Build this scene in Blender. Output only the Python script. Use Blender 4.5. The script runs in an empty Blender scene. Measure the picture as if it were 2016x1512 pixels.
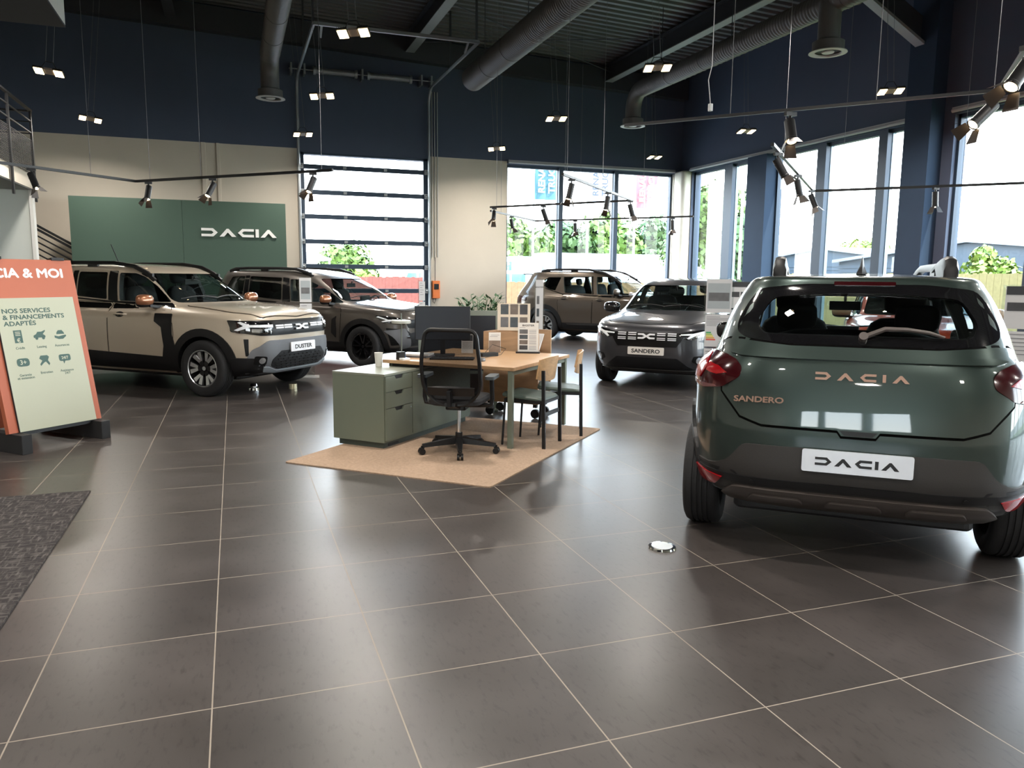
import bpy, bmesh, math, random
from mathutils import Vector, Matrix, noise
from mathutils.bvhtree import BVHTree
from mathutils.geometry import delaunay_2d_cdt
random.seed(7)
PI = math.pi
SC = bpy.context.scene
COL = SC.collection
T = 0.625                                   # floor tile pitch in metres

# ------------------------------------------------------------------ camera
EYE = 2.442895 * T
cam_d = bpy.data.cameras.new('camera'); cam = bpy.data.objects.new('camera', cam_d); COL.objects.link(cam)
SC.camera = cam
cam_d.sensor_fit = 'HORIZONTAL'; cam_d.sensor_width = 36.0
cam_d.lens = 36.0 * 1523.6 / 2016.0
cam_d.clip_start = 0.05; cam_d.clip_end = 500
def _cam():
    yaw, pitch, roll = .343717515, -.137939, .00947
    cy, sy = math.cos(yaw), math.sin(yaw)
    f = Vector((sy * math.cos(pitch), cy * math.cos(pitch), math.sin(pitch)))
    r = Vector((cy, -sy, 0)); u = r.cross(f)
    c, s = math.cos(roll), math.sin(roll)
    r2 = c * r + s * u; u2 = -s * r + c * u
    m = Matrix((r2, u2, -f)).transposed().to_4x4()
    m.translation = Vector((0, 0, EYE))
    return m
cam.matrix_world = _cam()

# ------------------------------------------------------------------ world, sun, exposure
SC.view_settings.view_transform = 'Standard'; SC.view_settings.look = 'None'
SC.view_settings.gamma = 1.0; SC.view_settings.use_curve_mapping = False
SC.view_settings.exposure = 1.6
SC.cycles.use_denoising = True
SC.cycles.max_bounces = 9; SC.cycles.diffuse_bounces = 5; SC.cycles.glossy_bounces = 4
SC.cycles.transparent_max_bounces = 24; SC.cycles.transmission_bounces = 4
SC.cycles.sample_clamp_indirect = 8.0
SC.cycles.caustics_reflective = False; SC.cycles.caustics_refractive = False
w = bpy.data.worlds.new('sky'); SC.world = w; w.use_nodes = True
nt = w.node_tree; nt.nodes.clear()
wo = nt.nodes.new('ShaderNodeOutputWorld'); bg = nt.nodes.new('ShaderNodeBackground')
tc = nt.nodes.new('ShaderNodeTexCoord'); sp = nt.nodes.new('ShaderNodeSeparateXYZ'); cr = nt.nodes.new('ShaderNodeValToRGB')
cr.color_ramp.elements[0].position = 0.0; cr.color_ramp.elements[0].color = (1.0, 1.0, 1.0, 1)
cr.color_ramp.elements[1].position = 0.7; cr.color_ramp.elements[1].color = (0.45, 0.68, 1.0, 1)
nt.links.new(tc.outputs['Generated'], sp.inputs[0]); nt.links.new(sp.outputs['Z'], cr.inputs[0])
nt.links.new(cr.outputs[0], bg.inputs['Color']); nt.links.new(bg.outputs[0], wo.inputs[0])
bg.inputs['Strength'].default_value = 5.4
sun_d = bpy.data.lights.new('sun', 'SUN'); sun = bpy.data.objects.new('sun', sun_d); COL.objects.link(sun)
sun_d.energy = 4.5; sun_d.angle = math.radians(0.6); sun_d.color = (1.0, 0.95, 0.86)
sun.rotation_euler = (math.radians(27), math.radians(14), 0)     # high sun a little behind the camera

# ------------------------------------------------------------------ materials
MATS = {}
def mat(name, col=(.5, .5, .5), rough=.5, metal=0.0, coat=0.0, emit=None, es=0.0, alpha=None, trans=0.0, spec=.5,
        noise_amt=0.06, nscale=12.0, bump=0.0):
    if name in MATS: return MATS[name]
    m = bpy.data.materials.new(name); m.use_nodes = True; MATS[name] = m
    t = m.node_tree; b = t.nodes['Principled BSDF']
    b.inputs['Base Color'].default_value = (*col, 1); b.inputs['Roughness'].default_value = rough
    b.inputs['Metallic'].default_value = metal; b.inputs['Coat Weight'].default_value = coat
    b.inputs['Coat Roughness'].default_value = .03
    b.inputs['Specular IOR Level'].default_value = spec
    if emit: b.inputs['Emission Color'].default_value = (*emit, 1); b.inputs['Emission Strength'].default_value = es
    if noise_amt:
        n = t.nodes.new('ShaderNodeTexNoise'); n.inputs['Scale'].default_value = nscale; n.inputs['Detail'].default_value = 3
        co = t.nodes.new('ShaderNodeTexCoord'); t.links.new(co.outputs['Object'], n.inputs['Vector'])
        mr = t.nodes.new('ShaderNodeMapRange'); mr.inputs['To Min'].default_value = 1 - noise_amt; mr.inputs['To Max'].default_value = 1 + noise_amt
        t.links.new(n.outputs['Fac'], mr.inputs['Value'])
        mx = t.nodes.new('ShaderNodeVectorMath'); mx.operation = 'SCALE'; mx.inputs[0].default_value = col
        t.links.new(mr.outputs[0], mx.inputs['Scale']); t.links.new(mx.outputs[0], b.inputs['Base Color'])
        if bump:
            bp = t.nodes.new('ShaderNodeBump'); bp.inputs['Strength'].default_value = bump; bp.inputs['Distance'].default_value = .01
            t.links.new(n.outputs['Fac'], bp.inputs['Height']); t.links.new(bp.outputs[0], b.inputs['Normal'])
    return m
def glassmat(name, tint=(1, 1, 1), refl=.08, rough=0.0):
    if name in MATS: return MATS[name]
    m = bpy.data.materials.new(name); m.use_nodes = True; MATS[name] = m
    t = m.node_tree; t.nodes.clear()
    o = t.nodes.new('ShaderNodeOutputMaterial'); mx = t.nodes.new('ShaderNodeMixShader')
    tr = t.nodes.new('ShaderNodeBsdfTransparent'); gl = t.nodes.new('ShaderNodeBsdfGlossy'); lw = t.nodes.new('ShaderNodeLayerWeight')
    mr = t.nodes.new('ShaderNodeMapRange')
    tr.inputs[0].default_value = (*tint, 1); gl.inputs['Roughness'].default_value = rough
    lw.inputs['Blend'].default_value = .5
    pw = t.nodes.new('ShaderNodeMath'); pw.operation = 'POWER'; pw.inputs[1].default_value = 3.0
    t.links.new(lw.outputs['Facing'], pw.inputs[0]); t.links.new(pw.outputs[0], mr.inputs['Value'])
    mr.inputs['To Min'].default_value = refl; mr.inputs['To Max'].default_value = .9
    t.links.new(mr.outputs[0], mx.inputs[0]); t.links.new(tr.outputs[0], mx.inputs[1]); t.links.new(gl.outputs[0], mx.inputs[2])
    t.links.new(mx.outputs[0], o.inputs[0])
    return m
def paint(name, col, metal=.45, rough=.32):
    return mat(name, col, rough, metal, 1.0, noise_amt=.04, nscale=900)

# ------------------------------------------------------------------ object helpers
def link(o, parent=None):
    COL.objects.link(o)
    if parent: o.parent = parent
    return o
def tag(o, label=None, cat=None, group=None, kind=None):
    if label: o['label'] = label
    if cat: o['category'] = cat
    if group: o['group'] = group
    if kind: o['kind'] = kind
    return o
def thing(name, label, cat, loc=(0, 0, 0), rz=0.0, group=None):
    o = bpy.data.objects.new(name, None); link(o); o.location = loc; o.rotation_euler = (0, 0, rz)
    o.empty_display_size = .1
    return tag(o, label, cat, group)
class MB:
    """collects shapes and links them as ONE mesh object"""
    def __init__(s): s.v = []; s.f = []; s.m = []; s.sm = []; s.cm = 0
    def add(s, vs, fs, smooth=False, M=None):
        k = len(s.v)
        if M is not None: vs = [M @ Vector(p) for p in vs]
        s.v += [tuple(p) for p in vs]
        for f in fs: s.f.append([i + k for i in f]); s.m.append(s.cm); s.sm.append(smooth)
        return s
    def box(s, lo, hi, M=None):
        x0, y0, z0 = lo; x1, y1, z1 = hi
        v = [(x0, y0, z0), (x1, y0, z0), (x1, y1, z0), (x0, y1, z0), (x0, y0, z1), (x1, y0, z1), (x1, y1, z1), (x0, y1, z1)]
        return s.add(v, [(0, 3, 2, 1), (4, 5, 6, 7), (0, 1, 5, 4), (1, 2, 6, 5), (2, 3, 7, 6), (3, 0, 4, 7)], False, M)
    def rbox(s, lo, hi, r=.01, M=None, seg=3):
        """box with rounded vertical-plan corners and a chamfered top and bottom"""
        x0, y0, z0 = lo; x1, y1, z1 = hi
        r = min(r, (x1 - x0) / 2.01, (y1 - y0) / 2.01, (z1 - z0) / 2.01)
        def rr(x0, y0, x1, y1, r):
            o = []
            for cx, cy, a in ((x1 - r, y1 - r, 0), (x0 + r, y1 - r, 90), (x0 + r, y0 + r, 180), (x1 - r, y0 + r, 270)):
                for k in range(seg + 1):
                    t = math.radians(a + 90 * k / seg); o.append((cx + r * math.cos(t), cy + r * math.sin(t)))
            return o
        rings = []
        c = r * .3
        for z, i in ((z0, c), (z0 + c, 0), (z1 - c, 0), (z1, c)):
            rings.append([(x, y, z) for x, y in rr(x0 + i, y0 + i, x1 - i, y1 - i, max(r - i, 1e-4))])
        return s.loft(rings, closed=True, caps=True, smooth=False, M=M)
    def loft(s, rings, closed=True, caps=True, smooth=True, M=None):
        n = len(rings[0]); v = [p for r in rings for p in r]; f = []
        for k in range(len(rings) - 1):
            for i in range(n if closed else n - 1):
                j = (i + 1) % n; f.append((k * n + i, k * n + j, (k + 1) * n + j, (k + 1) * n + i))
        s.add(v, f, smooth, M)
        if caps:
            k0 = len(s.v) - len(v)
            for idx in (list(range(n))[::-1], [(len(rings) - 1) * n + i for i in range(n)]):
                s.f.append([i + k0 for i in idx]); s.m.append(s.cm); s.sm.append(False)
        return s
    def tube(s, pts, r, seg=8, caps=True, M=None, rs=None, smooth=True):
        pts = [Vector(p) for p in pts]; rings = []
        prev = None
        for i, p in enumerate(pts):
            if i == 0: d = pts[1] - p
            elif i == len(pts) - 1: d = p - pts[i - 1]
            else: d = (pts[i + 1] - p).normalized() + (p - pts[i - 1]).normalized()
            d.normalize()
            a = prev if prev is not None else (Vector((0, 0, 1)) if abs(d.z) < .9 else Vector((1, 0, 0)))
            x = (a - d * a.dot(d)).normalized(); prev = x; y = d.cross(x)
            rr = rs[i] if rs else r
            rings.append([tuple(p + x * rr * math.cos(2 * PI * k / seg) + y * rr * math.sin(2 * PI * k / seg)) for k in range(seg)])
        return s.loft(rings, True, caps, smooth, M)
    def bar(s, a, b, w, h, M=None, up=(0, 0, 1)):
        """rectangular bar between two points, w across, h along up"""
        a = Vector(a); b = Vector(b); d = (b - a).normalized(); u = Vector(up)
        if abs(d.dot(u)) > .95: u = Vector((0, 1, 0))
        x = d.cross(u).normalized(); u = x.cross(d)
        R = lambda p: [tuple(p + x * sx * w / 2 + u * sz * h / 2) for sx, sz in ((-1, -1), (1, -1), (1, 1), (-1, 1))]
        return s.loft([R(a), R(b)], True, True, False, M)
    def cyl(s, a, b, r, seg=16, r2=None, M=None, smooth=True): return s.tube([a, b], r, seg, True, M, [r, r if r2 is None else r2], smooth)
    def lathe(s, prof, seg=32, M=None, smooth=True, caps=False):
        """prof: (radius, z) pairs, turned about z"""
        return s.loft([[(r * math.cos(2 * PI * k / seg), r * math.sin(2 * PI * k / seg), z) for k in range(seg)] for r, z in prof], True, caps, smooth, M)
    def prism(s, poly, z0, z1, M=None):
        n = len(poly); ar = sum(poly[i][0] * poly[(i + 1) % n][1] - poly[(i + 1) % n][0] * poly[i][1] for i in range(n))
        if ar < 0: poly = poly[::-1]
        v = [(x, y, z0) for x, y in poly] + [(x, y, z1) for x, y in poly]
        f = [list(range(n))[::-1], list(range(n, 2 * n))] + [(i, (i + 1) % n, n + (i + 1) % n, n + i) for i in range(n)]
        return s.add(v, f, False, M)
    def build(s, name, mats, parent=None, sharp=35):
        me = bpy.data.meshes.new(name); me.from_pydata(s.v, [], s.f)
        for m in (mats if isinstance(mats, (list, tuple)) else [mats]): me.materials.append(m)
        me.polygons.foreach_set('material_index', s.m); me.polygons.foreach_set('use_smooth', s.sm)
        me.update()
        if any(s.sm): me.set_sharp_from_angle(angle=math.radians(sharp))
        return link(bpy.data.objects.new(name, me), parent)
def frame(o, x, y):
    """matrix with origin o, axes x,y and z = x cross y"""
    x = Vector(x).normalized(); y = Vector(y); y = (y - x * y.dot(x)).normalized(); z = x.cross(y)
    m = Matrix((x, y, z)).transposed().to_4x4(); m.translation = Vector(o); return m
def lift(name, mats, parent, verts, faces, mids=None, smooth=False):
    me = bpy.data.meshes.new(name); me.from_pydata(verts, [], faces)
    for m in (mats if isinstance(mats, (list, tuple)) else [mats]): me.materials.append(m)
    if mids: me.polygons.foreach_set('material_index', mids)
    if smooth: me.polygons.foreach_set('use_smooth', [True] * len(faces))
    me.update(); return link(bpy.data.objects.new(name, me), parent)
def copy_tree(o, parent=None):
    c = o.copy(); COL.objects.link(c); c.parent = parent
    for ch in list(o.children): copy_tree(ch, c)
    return c

_txt = {}
def text_mb(mb, txt, size, M, sx=1.0, depth=.002, align='CENTER', bold=0.0):
    """extruded lettering laid in the xy plane of M, baseline at y=0"""
    key = (txt, size, sx, depth, align, bold)
    if key not in _txt:
        c = bpy.data.curves.new('lettering', 'FONT'); c.body = txt; c.size = size; c.align_x = align
        c.extrude = depth / 2; c.offset = 0.0; c.resolution_u = 3
        o = bpy.data.objects.new('lettering', c); COL.objects.link(o)
        me = bpy.data.meshes.new_from_object(o.evaluated_get(bpy.context.evaluated_depsgraph_get()))
        _txt[key] = ([(v.co.x * sx, v.co.y, v.co.z) for v in me.vertices], [list(p.vertices) for p in me.polygons])
        bpy.data.objects.remove(o); bpy.data.curves.remove(c); bpy.data.meshes.remove(me)
    vs, fs = _txt[key]
    for k, (dx, dy) in enumerate(((0, 0), (bold, 0), (-bold, 0), (0, bold), (0, -bold)) if bold else ((0, 0),)):
        mb.add(vs, fs, False, M @ Matrix.Translation((dx, dy, -.00008 * k)))
    return mb
# wide geometric letters of the showroom word mark, each in a cell of height 1
MARK = {'D': ([(0, 1), (1.15, 1), (1.6, .5), (1.15, 0), (0, 0), (0, .30), (1.0, .30), (1.2, .5), (1.0, .70), (0, .70)], 1.6),
        'A': ([(0, 0), (.72, .97), (.92, .97), (1.66, 0), (1.22, 0), (.82, .53), (.44, 0)], 1.66),
        'C': ([(1.6, 1), (.45, 1), (0, .5), (.45, 0), (1.6, 0), (1.6, .30), (.6, .30), (.4, .5), (.6, .70), (1.6, .70)], 1.6),
        'I': ([(0, 0), (.33, 0), (.33, 1), (0, 1)], .33)}
def mark_mb(mb, word, h, M, depth=.004, gap=.34, sx=1.18):
    """word mark centred on M's origin, total height h"""
    tot = sum(MARK[c][1] * sx for c in word) + gap * (len(word) - 1); x = -tot / 2
    for c in word:
        P, wd = MARK[c]
        mb.prism([((px * sx + x) * h, (py - .5) * h) for px, py in P], 0, depth, M); x += wd * sx + gap
    return mb
def emblem_mb(mb, w_, h, M, depth=.006):
    """the linked arrow emblem, centred"""
    a = w_ / 2; k = h / 2; t = h * .3
    L = [(-a, k), (-a * .35, k), (0, k * .3), (a * .35, k), (a, k), (a, k - t), (a * .5, k - t), (a * .22, 0), (a * .5, -k + t), (a, -k + t), (a, -k), (a * .35, -k),
         (0, -k * .3), (-a * .35, -k), (-a, -k), (-a, -k + t), (-a * .5, -k + t), (-a * .22, 0), (-a * .5, k - t), (-a, k - t)]
    return mb.prism(L, 0, depth, M)
# ================================================================== CARS
# Car frame: x forward, y to the car's left, z up, origin on the floor at mid length.
def _pchip(ys, sub):
    """monotone cubic through equally spaced keys, sub steps per key"""
    n = len(ys); d = [ys[i + 1] - ys[i] for i in range(n - 1)]; m = [0.0] * n
    m[0] = d[0]; m[-1] = d[-1]
    for i in range(1, n - 1):
        m[i] = 0.0 if d[i - 1] * d[i] <= 0 else 2 * d[i - 1] * d[i] / (d[i - 1] + d[i])
    out = []
    for i in range(n - 1):
        for k in range(sub):
            t = k / sub; t2 = t * t; t3 = t2 * t
            out.append((2 * t3 - 3 * t2 + 1) * ys[i] + (t3 - 2 * t2 + t) * m[i] + (-2 * t3 + 3 * t2) * ys[i + 1] + (t3 - t2) * m[i + 1])
    out.append(ys[-1]); return out
NQ = 20
def _quad(a, w_, n):
    """quarter superellipse from (a,0) to (0,w), NQ equal arc steps -> [(u, y)] with u = x/a"""
    P = []
    for k in range(241):
        t = k / 240; t = t * t * (3 - 2 * t); th = t * PI / 2
        P.append((a * max(math.cos(th), 0) ** (2 / n), w_ * max(math.sin(th), 0) ** (2 / n)))
    P[0] = (a, 0.0); P[-1] = (0.0, w_)
    L = [0.0]
    for i in range(240): L.append(L[-1] + math.hypot(P[i + 1][0] - P[i][0], P[i + 1][1] - P[i][1]))
    out = []; j = 0
    for q in range(NQ + 1):
        s = L[-1] * q / NQ
        while j < 239 and L[j + 1] < s: j += 1
        f = (s - L[j]) / max(L[j + 1] - L[j], 1e-9)
        out.append((P[j][0] + (P[j + 1][0] - P[j][0]) * f, P[j][1] + (P[j + 1][1] - P[j][1]) * f))
    return out
def _ring(k):
    zF, zS, zR, xF, xR, w_, nF, nR = k
    xc = (xF + xR) / 2; a = (xF - xR) / 2
    def z(u, ze):
        t = min(max((abs(u) - .2) / .8, 0), 1); t = t * t * (3 - 2 * t); return zS + (ze - zS) * t
    F = [(xc + x, y, z(x / a, zF)) for x, y in _quad(a, w_, nF)]
    B = [(xc - x, y, z(x / a, zR)) for x, y in _quad(a, w_, nR)]
    half = F + B[::-1][1:]                                   # nose -> left side -> tail
    return half + [(x, -y, zz) for x, y, zz in half[::-1][1:-1]]
def shell(keys, sub=6):
    cols = [_pchip([k[c] for k in keys], sub) for c in range(8)]
    rings = [_ring([c[i] for c in cols]) for i in range(len(cols[0]))]
    return rings
class Surf:
    """smooth outer surface of a car: ray and nearest queries with interpolated normals"""
    def __init__(s, rings):
        n = len(rings[0]); s.v = [Vector(p) for r in rings for p in r]; s.f = []
        for k in range(len(rings) - 1):
            for i in range(n):
                j = (i + 1) % n; s.f.append((k * n + i, k * n + j, (k + 1) * n + j, (k + 1) * n + i))
        tri = [t for q in s.f for t in ((q[0], q[1], q[2]), (q[0], q[2], q[3]))]
        s.n = [Vector((0, 0, 0)) for _ in s.v]
        for q in s.f:
            nn = (s.v[q[2]] - s.v[q[0]]).cross(s.v[q[3]] - s.v[q[1]])
            for i in q: s.n[i] += nn
        for nn in s.n:
            if nn.length > 0: nn.normalize()
        s.t = tri; s.b = BVHTree.FromPolygons(s.v, tri)
        s.rings = rings
    def nrm(s, p, i):
        a, b, c = (s.v[k] for k in s.t[i]); v0 = b - a; v1 = c - a; v2 = p - a
        d00 = v0.dot(v0); d01 = v0.dot(v1); d11 = v1.dot(v1); d20 = v2.dot(v0); d21 = v2.dot(v1); dn = d00 * d11 - d01 * d01
        if abs(dn) < 1e-14: return s.n[s.t[i][0]]
        bb = (d11 * d20 - d01 * d21) / dn; cc = (d00 * d21 - d01 * d20) / dn
        r = s.n[s.t[i][0]] * (1 - bb - cc) + s.n[s.t[i][1]] * bb + s.n[s.t[i][2]] * cc
        return r.normalized() if r.length > 1e-6 else s.n[s.t[i][0]]
    def cast(s, view, a, b):
        if view == 'L': o, d = Vector((a, 5, b)), Vector((0, -1, 0))
        elif view == 'R': o, d = Vector((a, -5, b)), Vector((0, 1, 0))
        elif view == 'F': o, d = Vector((5, a, b)), Vector((-1, 0, 0))
        elif view == 'B': o, d = Vector((-5, a, b)), Vector((1, 0, 0))
        elif view == 'T': o, d = Vector((a, b, 5)), Vector((0, 0, -1))
        else:
            t = math.radians(view); out = Vector((math.cos(t), math.sin(t), 0)); o = out * 5 + Vector((-math.sin(t), math.cos(t), 0)) * a; o.z = b; d = -out
        p, n, i, _ = s.b.ray_cast(o, d)
        return (None, None) if p is None else (p, s.nrm(p, i))
def _resample(poly, step):
    out = []
    for i in range(len(poly)):
        a, b = poly[i], poly[(i + 1) % len(poly)]; L = math.hypot(b[0] - a[0], b[1] - a[1]); k = max(1, int(math.ceil(L / step)))
        for j in range(k): out.append((a[0] + (b[0] - a[0]) * j / k, a[1] + (b[1] - a[1]) * j / k))
    return out
def rnd(poly, r=.03, seg=3):
    """round the corners of a polygon"""
    out = []; n = len(poly)
    for i in range(n):
        p = Vector(poly[i]); a = Vector(poly[i - 1]); b = Vector(poly[(i + 1) % n])
        da = a - p; db = b - p; k = min(r, da.length * .45, db.length * .45)
        q0 = p + da.normalized() * k; q1 = p + db.normalized() * k
        for j in range(seg + 1):
            t = j / seg; out.append(tuple((q0 * (1 - t) + p * t) * (1 - t) + (p * (1 - t) + q1 * t) * t))
    return out
def out_dir(view):
    if isinstance(view, str): return {'L': Vector((0, 1, 0)), 'R': Vector((0, -1, 0)), 'F': Vector((1, 0, 0)), 'B': Vector((-1, 0, 0)), 'T': Vector((0, 0, 1))}[view]
    return Vector((math.cos(math.radians(view)), math.sin(math.radians(view)), 0))
def patch(S, view, poly, name, m, parent, off=.004, thick=.012, step=.05, hole=None, skirt=True):
    """a panel laid on the body surface, outline given in the view's own plane"""
    pts = _resample(poly, step); nb = len(pts); V2 = [Vector(p) for p in pts]; E = [(i, (i + 1) % nb) for i in range(nb)]
    if hole:
        h = _resample(hole, step); V2 += [Vector(p) for p in h]; E += [(nb + i, nb + (i + 1) % len(h)) for i in range(len(h))]
    xs = [p[0] for p in pts]; ys = [p[1] for p in pts]
    def inside(x, y, P):
        c = False; n = len(P); j = n - 1
        for i in range(n):
            if (P[i][1] > y) != (P[j][1] > y) and x < (P[j][0] - P[i][0]) * (y - P[i][1]) / (P[j][1] - P[i][1]) + P[i][0]: c = not c
            j = i
        return c
    nx = int((max(xs) - min(xs)) / step) + 1; ny = int((max(ys) - min(ys)) / step) + 1
    for i in range(nx):
        for j in range(ny):
            x = min(xs) + (i + .5) * step; y = min(ys) + (j + .5) * step
            if inside(x, y, poly) and min((x - p[0]) ** 2 + (y - p[1]) ** 2 for p in pts) > (.4 * step) ** 2: V2.append(Vector((x, y)))
    r = delaunay_2d_cdt(V2, E, [], 1, 1e-6)
    vv, ff = r[0], r[2]
    P = []; N = []
    for p in vv:
        a, b = S.cast(view, p.x, p.y)
        if b is not None and abs(b.dot(out_dir(view))) < .16: a = b = None
        P.append(a); N.append(b)
    faces = []
    for f in ff:
        if any(P[i] is None for i in f): continue
        c = sum((vv[i] for i in f), Vector((0, 0))) / len(f)
        if not inside(c.x, c.y, poly) or (hole and inside(c.x, c.y, hole)): continue
        a, b, c3 = P[f[0]], P[f[1]], P[f[2]]
        nn = (b - a).cross(c3 - a)
        faces.append(list(f) if nn.dot(N[f[0]]) > 0 else list(f)[::-1])
    used = sorted({i for f in faces for i in f}); mp = {i: k for k, i in enumerate(used)}
    verts = [P[i] + N[i] * off for i in used]; nor = [N[i] for i in used]
    F = [[mp[i] for i in f] for f in faces]; nf = len(F)
    if skirt:
        cnt = {}
        for f in F:
            for i in range(len(f)): a, b = f[i], f[(i + 1) % len(f)]; cnt[(a, b)] = 1
        bd = [(a, b) for a, b in cnt if (b, a) not in cnt]; base = {}
        for a, b in bd:
            for q in (a, b):
                if q not in base: base[q] = len(verts); verts.append(verts[q] - nor[q] * (off + thick))
        F += [[b, a, base[a], base[b]] for a, b in bd]
    me = bpy.data.meshes.new(name); me.from_pydata([tuple(v) for v in verts], [], F); me.materials.append(m)
    me.polygons.foreach_set('use_smooth', [True] * len(F)); me.update()
    ln = []
    for k, p in enumerate(me.polygons):
        for vi in p.vertices: ln.append(tuple(nor[vi]) if k < nf else tuple(p.normal))
    if ln: me.normals_split_custom_set(ln)
    return link(bpy.data.objects.new(name, me), parent)
def _bm_obj(rings_or_mb, name):
    me = bpy.data.meshes.new(name); me.from_pydata(rings_or_mb.v, [], rings_or_mb.f); me.update()
    return bpy.data.objects.new(name, me)
def _solid(rings):
    mb = MB(); mb.loft(rings, True, True, True)
    o = _bm_obj(mb, 'tool'); bm = bmesh.new(); bm.from_mesh(o.data); bmesh.ops.recalc_face_normals(bm, faces=bm.faces)
    caps = [f for f in bm.faces if len(f.verts) > 6]; bmesh.ops.triangulate(bm, faces=caps)
    bm.to_mesh(o.data); bm.free(); return o
def side_poly_prism(mb, poly, y0, y1):        # poly in (x,z)
    n = len(poly); v = [(x, y0, z) for x, z in poly] + [(x, y1, z) for x, z in poly]
    mb.add(v, [list(range(n)), list(range(n, 2 * n))[::-1]] + [(i, n + i, n + (i + 1) % n, (i + 1) % n) for i in range(n)])
def end_poly_prism(mb, poly, x0, x1):         # poly in (y,z)
    n = len(poly); v = [(x0, y, z) for y, z in poly] + [(x1, y, z) for y, z in poly]
    mb.add(v, [list(range(n)), list(range(n, 2 * n))[::-1]] + [(i, n + i, n + (i + 1) % n, (i + 1) % n) for i in range(n)])
def boolean(body, tool):
    tm = bpy.data.objects.new('tool', tool.data) if tool.name not in COL.objects else tool
    if tm.name not in COL.objects: COL.objects.link(tm)
    md = body.modifiers.new('cut', 'BOOLEAN'); md.operation = 'DIFFERENCE'; md.object = tm; md.solver = 'EXACT'
    try: md.material_mode = 'TRANSFER'
    except Exception: pass
    dg = bpy.context.evaluated_depsgraph_get(); me = bpy.data.meshes.new_from_object(body.evaluated_get(dg))
    body.modifiers.clear(); old = body.data; body.data = me
    bpy.data.objects.remove(tm)
def fixn(o):
    bm = bmesh.new(); bm.from_mesh(o.data); bmesh.ops.recalc_face_normals(bm, faces=bm.faces); bm.to_mesh(o.data); bm.free()
def make_body(spec, parent):
    rings = shell(spec['keys']); S = Surf(rings)
    body = _solid(rings); body.name = 'body'; body.data.materials.append(spec['paint']); body.data.materials.append(M_DARK)
    link(body)
    dark = lambda o: (o.data.materials.append(M_DARK), o)[1]
    # cabin cavity
    gk = spec['cab']; kk = spec['keys'][gk:]
    cab = []
    for k in shell(kk[:-2] if len(kk) > 5 else kk, 3): cab.append(k)
    def inner(r, d):
        cx = sum(p[0] for p in r) / len(r); xs = [p[0] for p in r]; a = (max(xs) - min(xs)) / 2; cx = (max(xs) + min(xs)) / 2; ww = max(p[1] for p in r)
        return [(cx + (p[0] - cx) * (a - d) / a, p[1] * (ww - d) / ww, p[2] - d * .7) for p in r]
    R = [inner(r, .055) for r in cab]
    low = [(p[0], p[1], spec.get('cabin_floor', .62)) for p in R[0]]
    tool = dark(_solid([low] + R)); fixn(tool); boolean(body, tool)
    # wheel wells
    mb = MB()
    for x in spec['axles']:
        for s_ in (1, -1):
            n = 28; rr = spec['well']
            side_poly_prism(mb, [(x + rr * math.cos(2 * PI * i / n), spec['R'] + .01 + rr * math.sin(2 * PI * i / n)) for i in range(n)], s_ * .52, s_ * 1.2)
    tool = dark(_bm_obj(mb, 'tool')); fixn(tool); boolean(body, tool)
    # window openings
    mb = MB(); cx = 0
    for poly in spec['side_windows']: side_poly_prism(mb, poly, -2, 2)
    tool = dark(_bm_obj(mb, 'tool')); fixn(tool); boolean(body, tool)
    for poly, x0, x1, ox in ((spec['windshield'], spec['ws_x'], 3, 5), (spec['rear_window'], -3, spec['rw_x'], -5)):
        cy = sum(p[0] for p in poly) / len(poly); cz = sum(p[1] for p in poly) / len(poly)
        for k in range(5):                                   # nudge the cutter until the opening is really cut
            mb = MB(); end_poly_prism(mb, [(y + .0013 * k, z + .0011 * k) for y, z in poly], x0 - .003 * k, x1 + .003 * k)
            tool = dark(_bm_obj(mb, 'tool')); fixn(tool); keep = body.data.copy(); boolean(body, tool)
            body.data.calc_loop_triangles()
            bt = BVHTree.FromPolygons([v.co for v in body.data.vertices], [t.vertices[:] for t in body.data.loop_triangles])
            h = bt.ray_cast(Vector((ox, cy, cz)), Vector((-1 if ox > 0 else 1, 0, 0)))
            if h[0] is None or abs(h[0].x) < abs((x0 if ox > 0 else x1)) + .12 or h[0].x * ox < 0: break
            body.data = keep
    me = body.data
    me.polygons.foreach_set('use_smooth', [True] * len(me.polygons))
    ln = []
    vs = me.vertices
    for p in me.polygons:
        if p.normal.z < -.75 and p.center.z < .4: p.material_index = 1
        for vi in p.vertices:
            if p.material_index == 0:
                q, _, i, dist = S.b.find_nearest(vs[vi].co); nn = S.nrm(q, i)
                ln.append(tuple(nn) if nn.dot(p.normal) > .5 else tuple(p.normal))
            else: ln.append(tuple(p.normal))
    me.normals_split_custom_set(ln)
    body.parent = parent
    return body, S
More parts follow.
